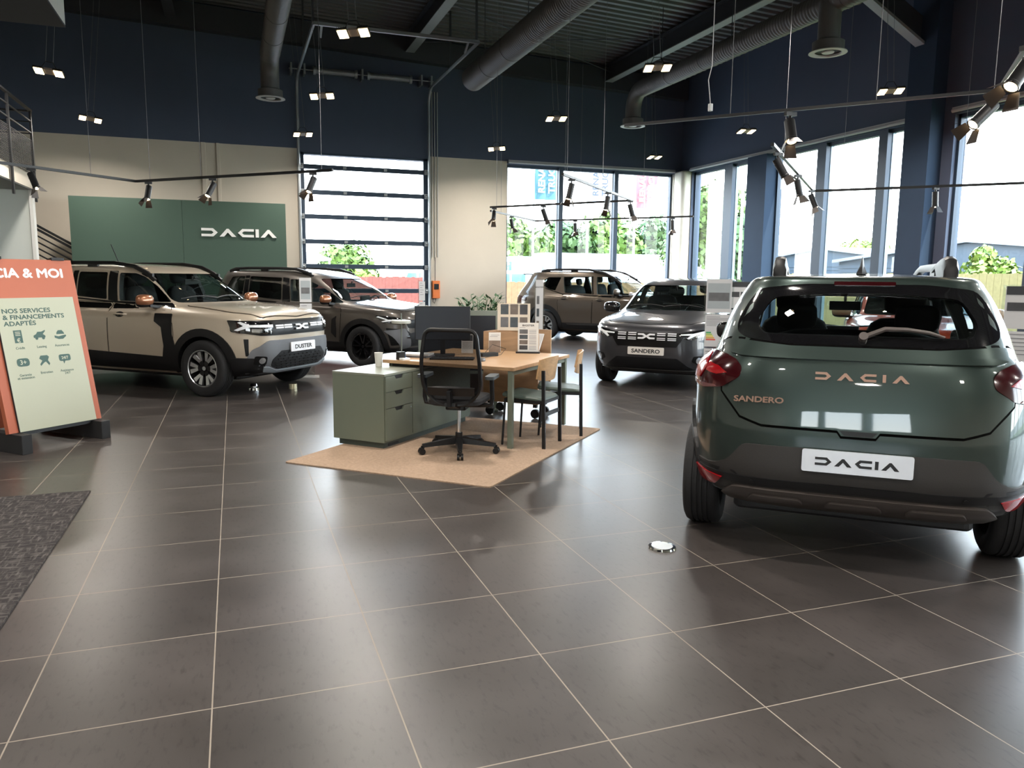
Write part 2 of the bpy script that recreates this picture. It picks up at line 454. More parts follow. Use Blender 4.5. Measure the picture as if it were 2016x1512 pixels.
def wheel(parent, x, y, R, W, rimr, style, mt, mr, face):
    """face = +1 when the outer side looks along +y"""
    root = MB(); n = 48; h = W / 2
    prof = [(rimr, -h * .86), (rimr + .012, -h * .95), (R - .035, -h), (R - .012, -h * .88), (R - .002, -h * .7)]
    for g in (-.42, -.14, .14, .42):
        prof += [(R, h * (g - .07)), (R - .008, h * (g - .05)), (R - .008, h * (g + .05)), (R, h * (g + .07))]
    prof += [(R - .002, h * .7), (R - .012, h * .88), (R - .035, h), (rimr + .012, h * .95), (rimr, h * .86), (rimr - .01, 0), (rimr, -h * .86)]
    Mx = Matrix.Translation((x, y, R)) @ Matrix.Rotation(-PI / 2 * face, 4, 'X')
    root.lathe(prof, n, Mx)
    t = root.build('wheel', mt, parent, 50)
    rim = MB()
    rim.lathe([(rimr - .002, h * .84), (rimr - .02, h * .80), (rimr - .035, h * .3), (rimr - .05, -h * .6), (0.001, -h * .6)], 40, Mx)
    rim.build('wheel_barrel', M_RIMDARK, t)
    sp_ = MB()
    sp_.lathe([(rimr, h * .88), (rimr - .008, h * .9), (rimr - .016, h * .84)], 40, Mx)
    sp_.lathe([(.001, h * .60), (.026, h * .60), (.032, h * .5), (.032, h * .2)], 24, Mx)
    zf = h * .72
    def spoke(a, w0, w1, r0, r1, tilt=0.0, z0=zf * .8, z1=zf, th=.03):
        ca, sa = math.cos(a), math.sin(a); e = Vector((ca, sa, 0)); f = Vector((-sa, ca, 0))
        v = []
        for r_, w_, zz, tt in ((r0, w0, z0, 0), (r1, w1, z1, tilt)):
            for sg in (-1, 1): v.append(e * r_ + f * (sg * w_ / 2 + tt) + Vector((0, 0, zz)))
        v = v[:2] + v[2:][::-1]
        v2 = [p - Vector((0, 0, th)) for p in v]
        sp_.add([*v, *v2], [(0, 1, 2, 3)[::-1], (4, 5, 6, 7), (0, 1, 5, 4), (1, 2, 6, 5), (2, 3, 7, 6), (3, 0, 4, 7)], False, Mx)
    if style == 'fork':            # pairs of polished blades over a dark star
        for k in range(6):
            a = PI / 2 + k * PI / 3 + PI / 6
            spoke(a + .13, .036, .058, rimr * .42, rimr * .97, .026); spoke(a - .13, .036, .058, rimr * .42, rimr * .97, -.026)
    elif style == 'star':
        for k in range(5):
            a = PI / 2 + k * 2 * PI / 5
            spoke(a + .10, .022, .026, .05, rimr * .98, .035); spoke(a - .10, .022, .026, .05, rimr * .98, -.035)
    else:
        for k in range(7):
            a = PI / 2 + k * 2 * PI / 7
            spoke(a + .06, .02, .022, .05, rimr * .98, .02); spoke(a - .06, .02, .022, .05, rimr * .98, -.02)
    sp_.build('rim', mr, t)
    if style == 'fork':
        d = MB()
        for k in range(6):
            a = PI / 2 + k * PI / 3 + PI / 6; ca, sa = math.cos(a), math.sin(a)
            P = [(-.03, .0), (.03, .0), (.035, rimr * .5), (.075, rimr * .9), (-.075, rimr * .9), (-.035, rimr * .5)]
            d.prism([(p * -sa + r_ * ca, p * ca + r_ * sa) for p, r_ in P], zf * .55, zf * .80, Mx)
        d.build('hub_star', M_RIMDARK, t)
    return t
def seat(parent, x, y, z=.62, rear=False, wd=.50):
    mb = MB()
    def cush(c, sx, sy, sz, rx=0.0, e=4.0):
        M_ = Matrix.Translation(c) @ Matrix.Rotation(rx, 4, 'Y')
        rings = []
        for i in range(9):
            t = -PI / 2 + PI * i / 8; zz = abs(math.sin(t)) ** (2 / e) * (1 if t > 0 else -1); k = max(math.cos(t), 0) ** (2 / e) if i not in (0, 8) else .02
            rings.append([(sx / 2 * k * math.copysign(abs(math.cos(a)) ** (2 / e), math.cos(a)), sy / 2 * k * math.copysign(abs(math.sin(a)) ** (2 / e), math.sin(a)), zz * sz / 2)
                          for a in (2 * PI * j / 24 for j in range(24))])
        mb.loft(rings, True, True, True, M_)
    cush((x, y, z - .22), .50, wd, .16)
    cush((x - .24, y, z + .12), .15, wd, .62, -.22)
    if rear:
        for dy in (-wd * .3, wd * .3): cush((x - .32, y + dy, z + .50), .09, .24, .16, -.2)
    else:
        cush((x - .33, y, z + .56), .10, .27, .22, -.15)
        for dy in (-.05, .05): mb.cyl((x - .31, y + dy, z + .36), (x - .33, y + dy, z + .50), .007, 8)
    return mb.build('seat', M_SEAT, parent)
def side_mirror(parent, S, x, z, y, sgn, mc, size=1.0):
    """mirror: dark foot with a coloured cap as sub-part"""
    mb = MB(); mb.bar((x + .02, sgn * (y - .08), z - .02), (x - .02, sgn * (y + .06), z + .0), .10, .035)
    def egg(c, sx, sy, sz):
        R_ = []
        for i in range(13):
            t = -PI / 2 + PI * i / 12
            R_.append([(c[0] + sx * math.cos(a) * max(math.cos(t), .02) * (1.0 if math.cos(a) > 0 else .45), c[1] + sgn * sy * math.copysign(abs(math.sin(t)) ** .75, math.sin(t)),
                        c[2] + sz * math.sin(a) * max(math.cos(t), .02) ** .6) for a in (2 * PI * j / 20 for j in range(20))])
        return R_
    s_ = size
    mb.loft(egg((x - .03, sgn * (y + .12), z + .055), .075 * s_, .125 * s_, .078 * s_), True, True, True)
    o = mb.build('side_mirror', M_BLACKPL, parent)
    c = MB(); c.loft(egg((x - .022, sgn * (y + .12), z + .068), .082 * s_, .13 * s_, .076 * s_), True, True, True)
    c.build('mirror_cap', mc, o); return o
def steering(parent, x, y, z=.93):
    mb = MB(); c = Vector((x, y, z)); e1 = Vector((0, 1, 0)); e2 = Vector((.45, 0, .9)).normalized()
    P = [c + e1 * .185 * math.cos(2 * PI * k / 24) + e2 * .185 * math.sin(2 * PI * k / 24) for k in range(25)]
    mb.tube(P, .014, 8, False)
    mb.bar(c - e1 * .18, c + e1 * .18, .05, .03); mb.bar(c, c + Vector((.25, 0, -.1)), .05, .05)
    return mb.build('steering_wheel', M_BLACKPL, parent)
def roof_rail(parent, S, pts, r_, h, m, foot=.0):
    """pts: (x, y) along the roof; the rail stands h above the surface in the middle and meets it at both ends"""
    mb = MB(); n = len(pts); P = []
    for i, (x, y) in enumerate(pts):
        p, nn = S.cast('T', x, y)
        k = min(1, min(i, n - 1 - i) / 1.6) ** .6
        P.append(Vector((x, y, p.z + h * k + .004)))
    rings = []
    for i, p in enumerate(P):
        d = (P[min(i + 1, n - 1)] - P[max(i - 1, 0)]).normalized(); sx = d.cross(Vector((0, 0, 1))).normalized(); up = sx.cross(d)
        rings.append([tuple(p + sx * r_ * 1.1 * cx + up * r_ * cz) for cx, cz in ((-.8, -1), (.8, -1), (1, 0), (.55, 1), (-.55, 1), (-1, 0))])
    mb.loft(rings, True, True, True)
    for i in (1, n // 2, n - 2):
        p, nn = S.cast('T', *pts[i]); mb.box((pts[i][0] - .09, pts[i][1] - .017, p.z - .01), (pts[i][0] + .09, pts[i][1] + .017, P[i].z))
    return mb.build('roof_rail', m, parent, 50)
def plate(parent, x, z, txt, end, w_=.52, h=.11, tilt=0.0, mark=False, white=None):
    """number plate; end = +1 front, -1 rear"""
    ex = Vector((0, end, 0)); up = Vector((tilt * -end, 0, 1)).normalized()
    M_ = frame((x, 0, z), ex, up)
    mb = MB(); mb.prism(rnd([(-w_ / 2, -h / 2), (w_ / 2, -h / 2), (w_ / 2, h / 2), (-w_ / 2, h / 2)], .012, 3), -.012, 0, M_)
    o = mb.build('number_plate', white or M_PLATE, parent)
    t = MB()
    if mark: mark_mb(t, 'DACIA', .042, M_, .002, .32)
    else: text_mb(t, txt, .072, M_ @ Matrix.Translation((0, -.026, .001)), 1.2 if len(txt) > 6 else 1.35, .002, bold=.0022)
    t.build('plate_lettering', M_INK, o); return o
M_DARK = mat('interior_charcoal', (.012, .012, .014), .6)
M_RIMDARK = mat('gloss_black_alloy', (.008, .008, .009), .25, .3, .5)
M_RIM = mat('machined_alloy', (.62, .64, .66), .25, .9)
M_TYRE = mat('tyre_rubber', (.010, .010, .011), .75, nscale=60, bump=.2)
M_SEAT = mat('seat_fabric', (.012, .012, .015), .85, nscale=90)
M_BLACKPL = mat('matt_black_plastic', (.008, .008, .0088), .42, nscale=80, spec=.35)
M_GRILLE = mat('deep_black_grille', (.003, .003, .0035), .35, spec=.25)
M_GAP = mat('panel_gap_black', (.001, .001, .001), .9, spec=.1)
M_GREYPL = mat('grey_textured_plastic', (.028, .0255, .024), .55, nscale=200, bump=.1)
M_SILVERPL = mat('satin_silver_plastic', (.15, .155, .165), .4, .2)
M_GLOSSBLK = mat('gloss_black_trim', (.006, .006, .007), .08, 0, 1.0)
M_PLATE = mat('plate_white', (.78, .78, .80), .35)
M_INK = mat('black_ink', (.01, .01, .012), .5)
M_LAMP = mat('headlamp_reflector', (.5, .52, .55), .12, .85)
M_LED = mat('daylight_strip', (.85, .87, .9), .2, noise_amt=0)
M_COPPER = mat('copper_paint', (.30, .12, .055), .3, .6, 1.0, noise_amt=.04, nscale=900)
M_TINT = glassmat('tinted_car_glass', (.16, .18, .18), .07)
M_CARGLASS = glassmat('clear_car_glass', (.62, .70, .68), .06)
M_REDLENS = mat('red_tail_lens', (.26, .004, .007), .15, 0, .4)
M_DKRED = mat('smoked_red_lens', (.028, .0015, .003), .15, 0, .4)
M_CHROME = mat('chrome', (.8, .8, .8), .08, 1.0, noise_amt=0)
P_GREEN = paint('forest_green_paint', (.028, .045, .040), .6, .33)
P_BEIGE = paint('sand_beige_paint', (.47, .40, .31), .15, .35)
P_TAUPE = paint('taupe_brown_paint', (.10, .088, .078), .6, .33)
P_BROWN = paint('bronze_brown_paint', (.11, .088, .068), .6, .33)
P_GREY = paint('slate_grey_paint', (.045, .045, .050), .5, .33)
P_RED = paint('orange_red_paint', (.55, .07, .03), .2, .35)

K_SAND = [
 (.22, .20, .30, 1.80, -1.86, .76, 5, 5.5), (.32, .29, .38, 1.98, -2.00, .86, 5, 5.5), (.50, .50, .54, 2.04, -2.05, .905, 5, 5.5),
 (.70, .70, .72, 2.045, -2.045, .92, 4.6, 5.5), (.84, .86, .92, 2.0, -2.015, .92, 4.6, 5.5), (.91, .95, 1.03, 1.90, -1.99, .905, 4.6, 5.5),
 (.975, .985, 1.08, 1.55, -1.975, .865, 4.6, 5.5), (1.05, 1.01, 1.13, 1.03, -1.95, .81, 5, 5.5), (1.28, 1.26, 1.32, .60, -1.85, .73, 4.6, 5.5),
 (1.44, 1.43, 1.47, .22, -1.74, .65, 4.6, 5.5), (1.49, 1.485, 1.505, .0, -1.69, .575, 5, 6), (1.52, 1.518, 1.52, -.3, -1.45, .36, 5, 5),
 (1.532, 1.53, 1.53, -.6, -1.0, .12, 4, 4), (1.533, 1.533, 1.533, -.79, -.81, .01, 2, 2)]
K_DUST = [
 (0.26, 0.26, 0.34, 1.92, -1.96, 0.78, 6, 5), (0.36, 0.36, 0.42, 2.08, -2.08, 0.86, 6, 5), (0.55, 0.55, 0.58, 2.15, -2.16, 0.895, 5.5, 5), (0.8, 0.78, 0.8, 2.165, -2.15, 0.905, 5, 5), (0.95, 0.93, 0.95, 2.13, -2.11, 0.905, 5, 5), (1.03, 1.02, 1.04, 2.02, -2.08, 0.885, 5, 5), (1.09, 1.055, 1.09, 1.55, -2.05, 0.845, 5, 5), (1.14, 1.08, 1.15, 0.98, -2.02, 0.81, 5, 5), (1.37, 1.34, 1.37, 0.58, -1.95, 0.745, 4.6, 4.6), (1.56, 1.53, 1.55, 0.22, -1.86, 0.675, 4.6, 5), (1.615, 1.61, 1.61, 0.02, -1.8, 0.605, 5, 6), (1.645, 1.645, 1.64, -0.3, -1.5, 0.36, 5, 5), (1.655, 1.66, 1.655, -0.6, -1.1, 0.12, 4, 4), (1.656, 1.666, 1.666, -0.79, -0.81, 0.01, 2, 2)]
K_JOGG = [
 (0.24, 0.24, 0.3, 2.02, -2.06, 0.76, 5, 5), (0.34, 0.33, 0.38, 2.18, -2.18, 0.84, 5, 5), (0.52, 0.52, 0.54, 2.26, -2.26, 0.88, 4.6, 5), (0.74, 0.74, 0.76, 2.265, -2.26, 0.89, 4.4, 5), (0.88, 0.88, 0.92, 2.2, -2.25, 0.89, 4.4, 5), (0.95, 0.98, 1, 2.09, -2.24, 0.875, 4.6, 5), (1.02, 1.02, 1.05, 1.7, -2.23, 0.84, 4.6, 5), (1.08, 1.05, 1.1, 1.2, -2.21, 0.8, 5, 5), (1.33, 1.31, 1.33, 0.74, -2.14, 0.74, 4.6, 5), (1.52, 1.51, 1.53, 0.32, -2.03, 0.675, 4.6, 5), (1.58, 1.585, 1.59, 0.08, -1.95, 0.61, 5, 6), (1.62, 1.62, 1.62, -0.3, -1.6, 0.36, 5, 5), (1.63, 1.64, 1.63, -0.6, -1.1, 0.12, 4, 4), (1.631, 1.641, 1.641, -0.79, -0.81, 0.01, 2, 2)]
K_BIGS = [
 (0.26, 0.26, 0.34, 2.03, -2.06, 0.79, 6, 5), (0.36, 0.36, 0.42, 2.19, -2.18, 0.87, 6, 5), (0.56, 0.56, 0.58, 2.26, -2.27, 0.905, 5.5, 5), (0.82, 0.8, 0.82, 2.28, -2.27, 0.91, 5, 5), (0.98, 0.96, 0.98, 2.25, -2.25, 0.91, 5, 5), (1.06, 1.05, 1.07, 2.13, -2.22, 0.89, 5, 5), (1.12, 1.09, 1.12, 1.65, -2.2, 0.85, 5, 5), (1.17, 1.11, 1.17, 1.1, -2.17, 0.815, 5, 5), (1.41, 1.38, 1.39, 0.7, -2.02, 0.75, 4.6, 4.6), (1.6, 1.57, 1.58, 0.32, -1.88, 0.68, 4.6, 5), (1.66, 1.655, 1.65, 0.1, -1.8, 0.61, 5, 6), (1.69, 1.69, 1.685, -0.3, -1.5, 0.36, 5, 5), (1.7, 1.71, 1.7, -0.6, -1.1, 0.12, 4, 4), (1.701, 1.711, 1.711, -0.79, -0.81, 0.01, 2, 2)]
POSE = {'green': ((4.283, 4.598), 40.4), 'duster': ((-.823, 11.85), 131.4), 'sandero': ((6.675, 10.70), 224.7),
        'bigster': ((8.60, 17.18), 140.5), 'jogger': ((1.605, 14.65), 135.9)}
def carroot(name, label, cat, pose):
    (x, y), az = pose
    return thing(name, label, cat, (x, y, 0), math.radians(90 - az))
def sideview(fn, *views):
    for v in views: fn(v)
def gapped(S, view, poly, name, m, root, off=.003, gap=.008, hole=None):
    """a closed panel: dark joint line around a patch of body colour"""
    c = (sum(p[0] for p in poly) / len(poly), sum(p[1] for p in poly) / len(poly))
    big = []
    n = len(poly)
    for i in range(n):
        a = Vector(poly[i - 1]); p = Vector(poly[i]); b = Vector(poly[(i + 1) % n]); t = (b - a)
        if t.length < 1e-9: continue
        nn = Vector((t.y, -t.x)).normalized()
        if nn.dot(p - Vector(c)) < 0: nn = -nn
        big.append(tuple(p + nn * gap))
    o = patch(S, view, poly, name, m, root, off, .001, .09)
    patch(S, view, big, 'panel_gap', M_GAP, o, off * .35, .001, .09)
    return o
def handle(S, root, x, z, view, m):
    sg = 1 if view == 'L' else -1
    p, n = S.cast(view, x, z)
    mb = MB(); y = p.y
    mb.tube([(x - .105, y - sg * .01, z), (x - .08, y + sg * .03, z + .002), (x, y + sg * .036, z + .003), (x + .08, y + sg * .03, z), (x + .105, y - sg * .01, z - .002)], .011, 8)
    mb.build('door_handle', m, root)
    patch(S, view, [(x - .06 + .05 * 0 + .075 * math.cos(a) + .05, z - .004 + .034 * math.sin(a)) for a in (2 * PI * k / 16 for k in range(16))], 'handle_recess', M_BLACKPL, root, .0045, .001)
def cabin(root, spec, belt, dash_x, rows):
    ww = spec.get('cabw', .66); zf = spec.get('cabin_floor', .62)
    mb = MB(); mb.rbox((dash_x - .28, -ww, zf), (dash_x + .16, ww, belt - .04), .06)
    mb.rbox((dash_x - .30, -.13, belt - .02), (dash_x - .27, .13, belt + .12), .01)
    mb.build('dashboard', M_BLACKPL, root)
    steering(root, dash_x - .40, .36, belt - .06)
    for y in (.36, -.36): seat(root, dash_x - .85, y, spec.get('sz', .84))
    for k in range(1, rows): seat(root, dash_x - .85 - .88 * k, 0, spec.get('sz', .84) - .04, True, 1.12)
    m2 = MB(); m2.rbox((dash_x - .60, -.115, belt + .26), (dash_x - .58, .115, belt + .33), .006); m2.bar((dash_x - .58, 0, belt + .31), (dash_x - .56, 0, belt + .37), .02, .02)
    m2.build('rear_view_mirror', M_BLACKPL, root)
def arch_poly(x, zc, r0, r1, a0=-8, a1=188, n=22):
    A = [math.radians(a0 + (a1 - a0) * i / n) for i in range(n + 1)]
    return [(x + r1 * math.cos(t), zc + r1 * math.sin(t)) for t in A] + [(x + r0 * math.cos(t), zc + r0 * math.sin(t)) for t in reversed(A)]
def build_car(root, sp):
    body, S = make_body(sp, root)
    K = sp['keys']; R = sp['R']
    for x in sp['axles']:
        for sg in (1, -1): wheel(root, x, sg * sp['track'], R, sp.get('tw', .215), sp['rim'], sp['style'], M_TYRE, sp['rimmat'], sg)
    # glazing
    for poly in sp['side_windows']:
        tint = M_CARGLASS if sum(p[0] for p in poly) / len(poly) > -.15 + sp.get('bp', 0) else sp.get('rear_glass', M_TINT)
        for v in ('L', 'R'): patch(S, v, poly, 'side_window', tint, root, -.008, 0, .12, skirt=False)
    patch(S, 'F', sp['windshield'], 'windshield', M_CARGLASS, root, -.008, 0, .10, skirt=False)
    patch(S, 'B', sp['rear_window'], 'rear_window', sp.get('rear_glass', M_TINT), root, -.008, 0, .10, skirt=False)
    # black surround band of the side glass
    for poly in sp.get('bands', []):
        for v in ('L', 'R'): patch(S, v, poly, 'window_surround', M_GLOSSBLK, root, .0035, .002, .07)
    if 'frit' in sp:
        patch(S, 'B', sp['frit'][0], 'glass_border', M_GLOSSBLK, root, .004, .004, .05, hole=sp['frit'][1])
    cabin(root, sp, sp['belt'], sp['dash'], sp.get('rows', 2))
    for sg in (1, -1): side_mirror(root, S, sp['mir'][0], sp['mir'][1], sp['mir'][2], sg, sp['mirmat'], sp.get('mirs', 1.0))
    for v in ('L', 'R'):
        for p in sp.get('doors', []): gapped(S, v, p, 'door_panel', sp['paint'], root)
        for x, z in sp.get('handles', []): handle(S, root, x, z, v, sp.get('handlemat', sp['paint']))
        for poly in sp.get('sill', []): patch(S, v, poly, 'sill_cladding', M_BLACKPL, root, .012, .02, .08)
        for x, a0, a1 in sp.get('arches', []):
            patch(S, v, arch_poly(x, R + .01, sp['well'] - .012, sp['well'] + sp.get('archw', .065), a0, a1), 'wheel_arch_trim', sp.get('archmat', M_BLACKPL), root, .016, .05, .06)
        for poly, mm in sp.get('side_extra', []): patch(S, v, poly, 'side_trim', mm, root, .014, .02, .06)
    if 'rails' in sp:
        for sg in (1, -1): roof_rail(root, S, [(x, sg * y) for x, y in sp['rails'][0]], sp['rails'][1], sp['rails'][2], sp.get('railmat', M_BLACKPL))
    # shark fin or whip aerial
    if sp.get('fin'):
        x = sp['fin']; p, _ = S.cast('T', x, 0)
        mb = MB(); mb.loft([[(x + .10, 0, p.z), (x, .025, p.z), (x - .08, .03, p.z), (x - .10, 0, p.z), (x - .08, -.03, p.z), (x, -.025, p.z)],
                            [(x + .0, 0, p.z + .045), (x - .03, .010, p.z + .045), (x - .07, .012, p.z + .045), (x - .09, 0, p.z + .045), (x - .07, -.012, p.z + .045), (x - .03, -.010, p.z + .045)],
                            [(x - .05, 0, p.z + .095), (x - .055, .003, p.z + .095), (x - .07, .004, p.z + .095), (x - .08, 0, p.z + .095), (x - .07, -.004, p.z + .095), (x - .055, -.003, p.z + .095)]])
        mb.build('antenna', M_BLACKPL, root)
    if sp.get('whip'):
        x, y = sp['whip']; p, _ = S.cast('T', x, y)
        mb = MB(); mb.cyl((x, y, p.z - .005), (x - .01, y, p.z + .02), .02, 12, .012); mb.tube([(x - .01, y, p.z + .015), (x - .14, y, p.z + .27)], .006, 6); mb.build('antenna', M_BLACKPL, root)
    # wipers at the foot of the windshield
    bz = min(p[1] for p in sp['windshield'])
    for y0, y1 in ((.50, -.06), (-.04, -.60)):
        mb = MB(); P = []
        for k in range(6):
            y = y0 + (y1 - y0) * k / 5; q, n = S.cast('F', y, bz + .035 + .03 * math.sin(k / 5 * PI))
            if q is not None: P.append(q + n * .018)
        if len(P) > 2: mb.tube(P, .007, 6); mb.build('wiper', M_BLACKPL, root)
    under = MB(); under.rbox((-1.7, -.62, .20), (1.65, .62, .34), .05); under.build('underbody', M_DARK, root)
    return body, S
def two(S, view, poly, name, m, root, off=.006, thick=.012, step=.045, parts=()):
    """mirrored pair; view is 'F', 'B' or a corner angle; parts: (polygon, name, material, offset) set on each"""
    for sg in (1, -1):
        v = view if isinstance(view, str) else (view if sg > 0 else -view)
        f = lambda P: [(p[0] * sg, p[1]) for p in P]
        o = patch(S, v, f(poly), name, m, root, off, thick, step)
        for P, nm, mm, of in parts: patch(S, v, f(P), nm, mm, o, of, .004, step)

# ------------------------------------------------ green hatchback seen from behind (nearest car)
def car_green():
    root = carroot('hatchback_car', 'dark green hatchback seen from behind with black roof rails and white plate', 'car', POSE['green'])
    RG = [(.632, 1.235), (.58, 1.208), (.35, 1.184), (-.35, 1.184), (-.58, 1.208), (-.632, 1.235), (-.635, 1.29), (-.585, 1.40), (-.53, 1.475), (-.30, 1.502), (.30, 1.502), (.53, 1.475), (.585, 1.40), (.635, 1.29)]
    RI = rnd([(.50, 1.235), (-.50, 1.235), (-.53, 1.30), (-.455, 1.43), (-.10, 1.452), (.10, 1.452), (.455, 1.43), (.53, 1.30)], .05)
    sp = dict(keys=[k[:0] + tuple((k[i] + (.035 if k[0] > 1.48 else 0)) if i < 3 else k[i] for i in range(8)) for k in K_SAND], paint=P_GREEN, R=.325, axles=(1.25, -1.355), well=.375, track=.815, rim=.215, style='star', rimmat=M_RIM, cab=7, tw=.215,
              side_windows=[rnd([(-.22, 1.03), (-.24, 1.40), (.10, 1.39), (.80, 1.03)], .03), rnd([(-.28, 1.04), (-.30, 1.40), (-.95, 1.38), (-1.10, 1.05)], .03)],
              windshield=rnd([(-.66, 1.07), (.66, 1.07), (.57, 1.40), (-.57, 1.40)], .05), ws_x=.1, rear_window=RI, rw_x=-1.3, frit=(rnd(RG, .05), RI), cabin_floor=.6,
              belt=1.03, dash=.95, mir=(.58, 1.03, .765), mirs=.84, mirmat=M_GLOSSBLK, doors=[], sill=[[(-1.0, .20), (.9, .20), (.9, .36), (-1.0, .36)]],
              arches=[(1.25, -10, 190), (-1.355, -6, 186)], rear_glass=glassmat('rear_car_glass', (.55, .60, .58), .03),
              rails=([(x, .44) for x in (.05, -.08, -.3, -.6, -.9, -1.2, -1.35, -1.45)], .022, .055), railmat=M_SILVERPL, fin=-1.34)
    body, S = build_car(root, sp)
    # rail end caps standing tall at the rear
    for sg in (1, -1):
        mb = MB(); rings = []
        for x, h, hw in ((-1.475, .006, .026), (-1.465, .065, .036), (-1.44, .098, .040), (-1.38, .112, .041), (-1.26, .105, .038), (-1.12, .085, .034), (-.95, .062, .028)):
            zz = S.cast('T', max(x, -1.62), sg * .44)[0].z; lo = zz - .02 if x < -1.24 else zz + h - .035
            rings.append([(x, sg * .44 + q * hw, lo + e * (zz + h - lo)) for q, e in ((-1, 0), (1, 0), (1.0, .62), (.72, .93), (.3, 1), (-.3, 1), (-.72, .93), (-1.0, .62))])
        mb.loft(rings, True, True, True)
        mb.build('rail_foot', M_BLACKPL, root)
    TG = [(.70, 1.175), (.69, 1.05), (.682, .92), (.625, .855), (.58, .80), (.47, .765), (.10, .762), (.08, .735), (-.08, .735), (-.10, .762), (-.47, .765), (-.58, .80), (-.625, .855), (-.682, .92), (-.69, 1.05), (-.70, 1.175), (-.67, 1.19), (-.60, 1.195), (-.35, 1.175), (.35, 1.175), (.60, 1.195), (.67, 1.19)]
    tg = gapped(S, 'B', TG, 'tailgate', P_GREEN, root, .012, .014)
    patch(S, 'B', rnd([(.60, 1.135), (-.60, 1.135), (-.66, 1.12), (-.60, 1.105), (.60, 1.105), (.66, 1.12)], .02), 'tailgate_crease', P_GREEN, tg, .026, .012)
    patch(S, 'B', [(.09, .762), (-.09, .762), (-.065, .737), (.065, .737)], 'release_handle', M_BLACKPL, tg, .012, .01, .03)
    two(S, 140, rnd([(.765, 1.085), (.803, 1.052), (.803, 1.0), (.72, .940), (.56, .915), (.38, .925), (.35, 1.0), (.37, 1.10), (.55, 1.118), (.68, 1.108)], .02),
        'tail_light', M_DKRED, root, .014, .02, .03, parts=[
        ([(.37, 1.10), (.50, 1.10), (.555, 1.03), (.49, .965), (.37, .955)], 'light_cluster', M_REDLENS, .019),
        ([(.56, 1.055), (.66, 1.045), (.73, 1.015), (.66, 1.0), (.55, 1.01)], 'light_guide', M_REDLENS, .018),
        ([(.38, .948), (.50, .94), (.66, .945), (.68, .935), (.56, .918), (.40, .928)], 'reverse_lens', mat('clear_pink_lens', (.12, .05, .05), .2, 0, .3), .018)])
    # bumper
    BP = [(.93, .50), (.71, .515), (.63, .56), (.56, .655), (.29, .657), (-.29, .657), (-.56, .655), (-.63, .56), (-.71, .515), (-.93, .50), (-.93, .30), (-.60, .28), (.60, .28), (.93, .30)]
    bp = patch(S, 'B', rnd(BP, .03), 'bumper', M_GREYPL, root, .012, .02, .05)
    for v in ('L', 'R'): patch(S, v, rnd([(-2.0, .50), (-1.74, .50), (-1.70, .22), (-2.0, .28)], .01), 'bumper_side', M_BLACKPL, root, .012, .02, .06)
    SK = rnd([(.66, .37), (.60, .418), (.55, .425), (-.55, .425), (-.60, .418), (-.66, .37), (-.62, .335), (.62, .335)], .01)
    sk = patch(S, 'B', SK, 'skid_plate', mat('bumper_grey_plastic', (.060, .050, .045), .45, .2), bp, .034, .03, .05)
    for y in (-.38, 0, .38): patch(S, 'B', rnd([(y + .14, .37), (y + .115, .395), (y - .115, .395), (y - .14, .37)], .01), 'skid_rib', mat('bumper_grey_plastic'), sk, .044, .012, .04)
    patch(S, 'B', [(.94, .478), (-.94, .478), (-.94, .44), (-.60, .437), (.60, .437), (.94, .44)], 'bumper_step', M_BLACKPL, bp, .018, .01, .05)
    for sg in (1, -1):
        f = lambda P: [(p[0] * sg, p[1]) for p in P]
        patch(S, 'B', f(rnd([(.82, .462), (.655, .452), (.69, .40), (.78, .385)], .008)), 'reflector', M_REDLENS, bp, .026, .01, .03)
        mb = MB(); p, n = S.cast('B', sg * .50, .455); mb.cyl(p + n * .012, p + n * .024, .011, 12); mb.build('parking_sensor', M_BLACKPL, bp)
    plate(root, -2.082, .603, '', -1, .52, .115, .03, mark=True, white=mat('satin_plate', (.72, .74, .78), .3, .4))
    # badges
    p, n = S.cast('B', 0, 1.03); mb = MB(); ex = Vector((0, -1, 0)); up = (Vector((0, 0, 1)) - n * n.z).normalized()
    mark_mb(mb, 'DACIA', .040, frame(p + n * .014, ex, up), .006, .72); mb.build('word_mark', mat('copper_badge', (.32, .20, .15), .35, .4), tg)
    p, n = S.cast('B', .49, .895); up = (Vector((0, 0, 1)) - n * n.z).normalized(); mb = MB()
    text_mb(mb, 'SANDERO', .042, frame(p + n * .016, Vector((0, -1, 0)) - n * n.dot(Vector((0, -1, 0))), up) @ Matrix.Translation((0, -.018, 0)), 1.35, .006, bold=.0014); mb.build('model_badge', mat('copper_badge'), tg)
    patch(S, 'B', rnd([(.15, 1.512), (-.15, 1.512), (-.15, 1.492), (.15, 1.492)], .004), 'brake_light', M_DKRED, root, .012, .01, .03)
    # rear wiper
    q = [S.cast('B', y, z) for y, z in ((0.0, 1.225), (-.10, 1.262), (-.20, 1.262), (-.30, 1.25), (-.37, 1.235))]
    mb = MB(); mb.tube([p + n * (.035 if 0 < i < 4 else .02) for i, (p, n) in enumerate(q)], .011, 8, rs=[.014, .013, .011, .009, .006])
    mb.cyl(q[0][0], q[0][0] + q[0][1] * .04, .022, 14)
    mb.build('wiper', mat('brown_grey_plastic', (.09, .075, .07), .4), root)
    # front end, lit only through reflections
    two(S, 'F', rnd([(.45, .78), (.69, .84), (.78, .84), (.75, .73), (.52, .705)], .02), 'headlight', M_LAMP, root)
    patch(S, 'F', rnd([(-.43, .78), (.43, .78), (.47, .69), (.40, .60), (-.40, .60), (-.47, .69)], .02), 'grille', M_GRILLE, root)
    plate(root, 2.07, .52, 'SANDERO', 1)
    return root

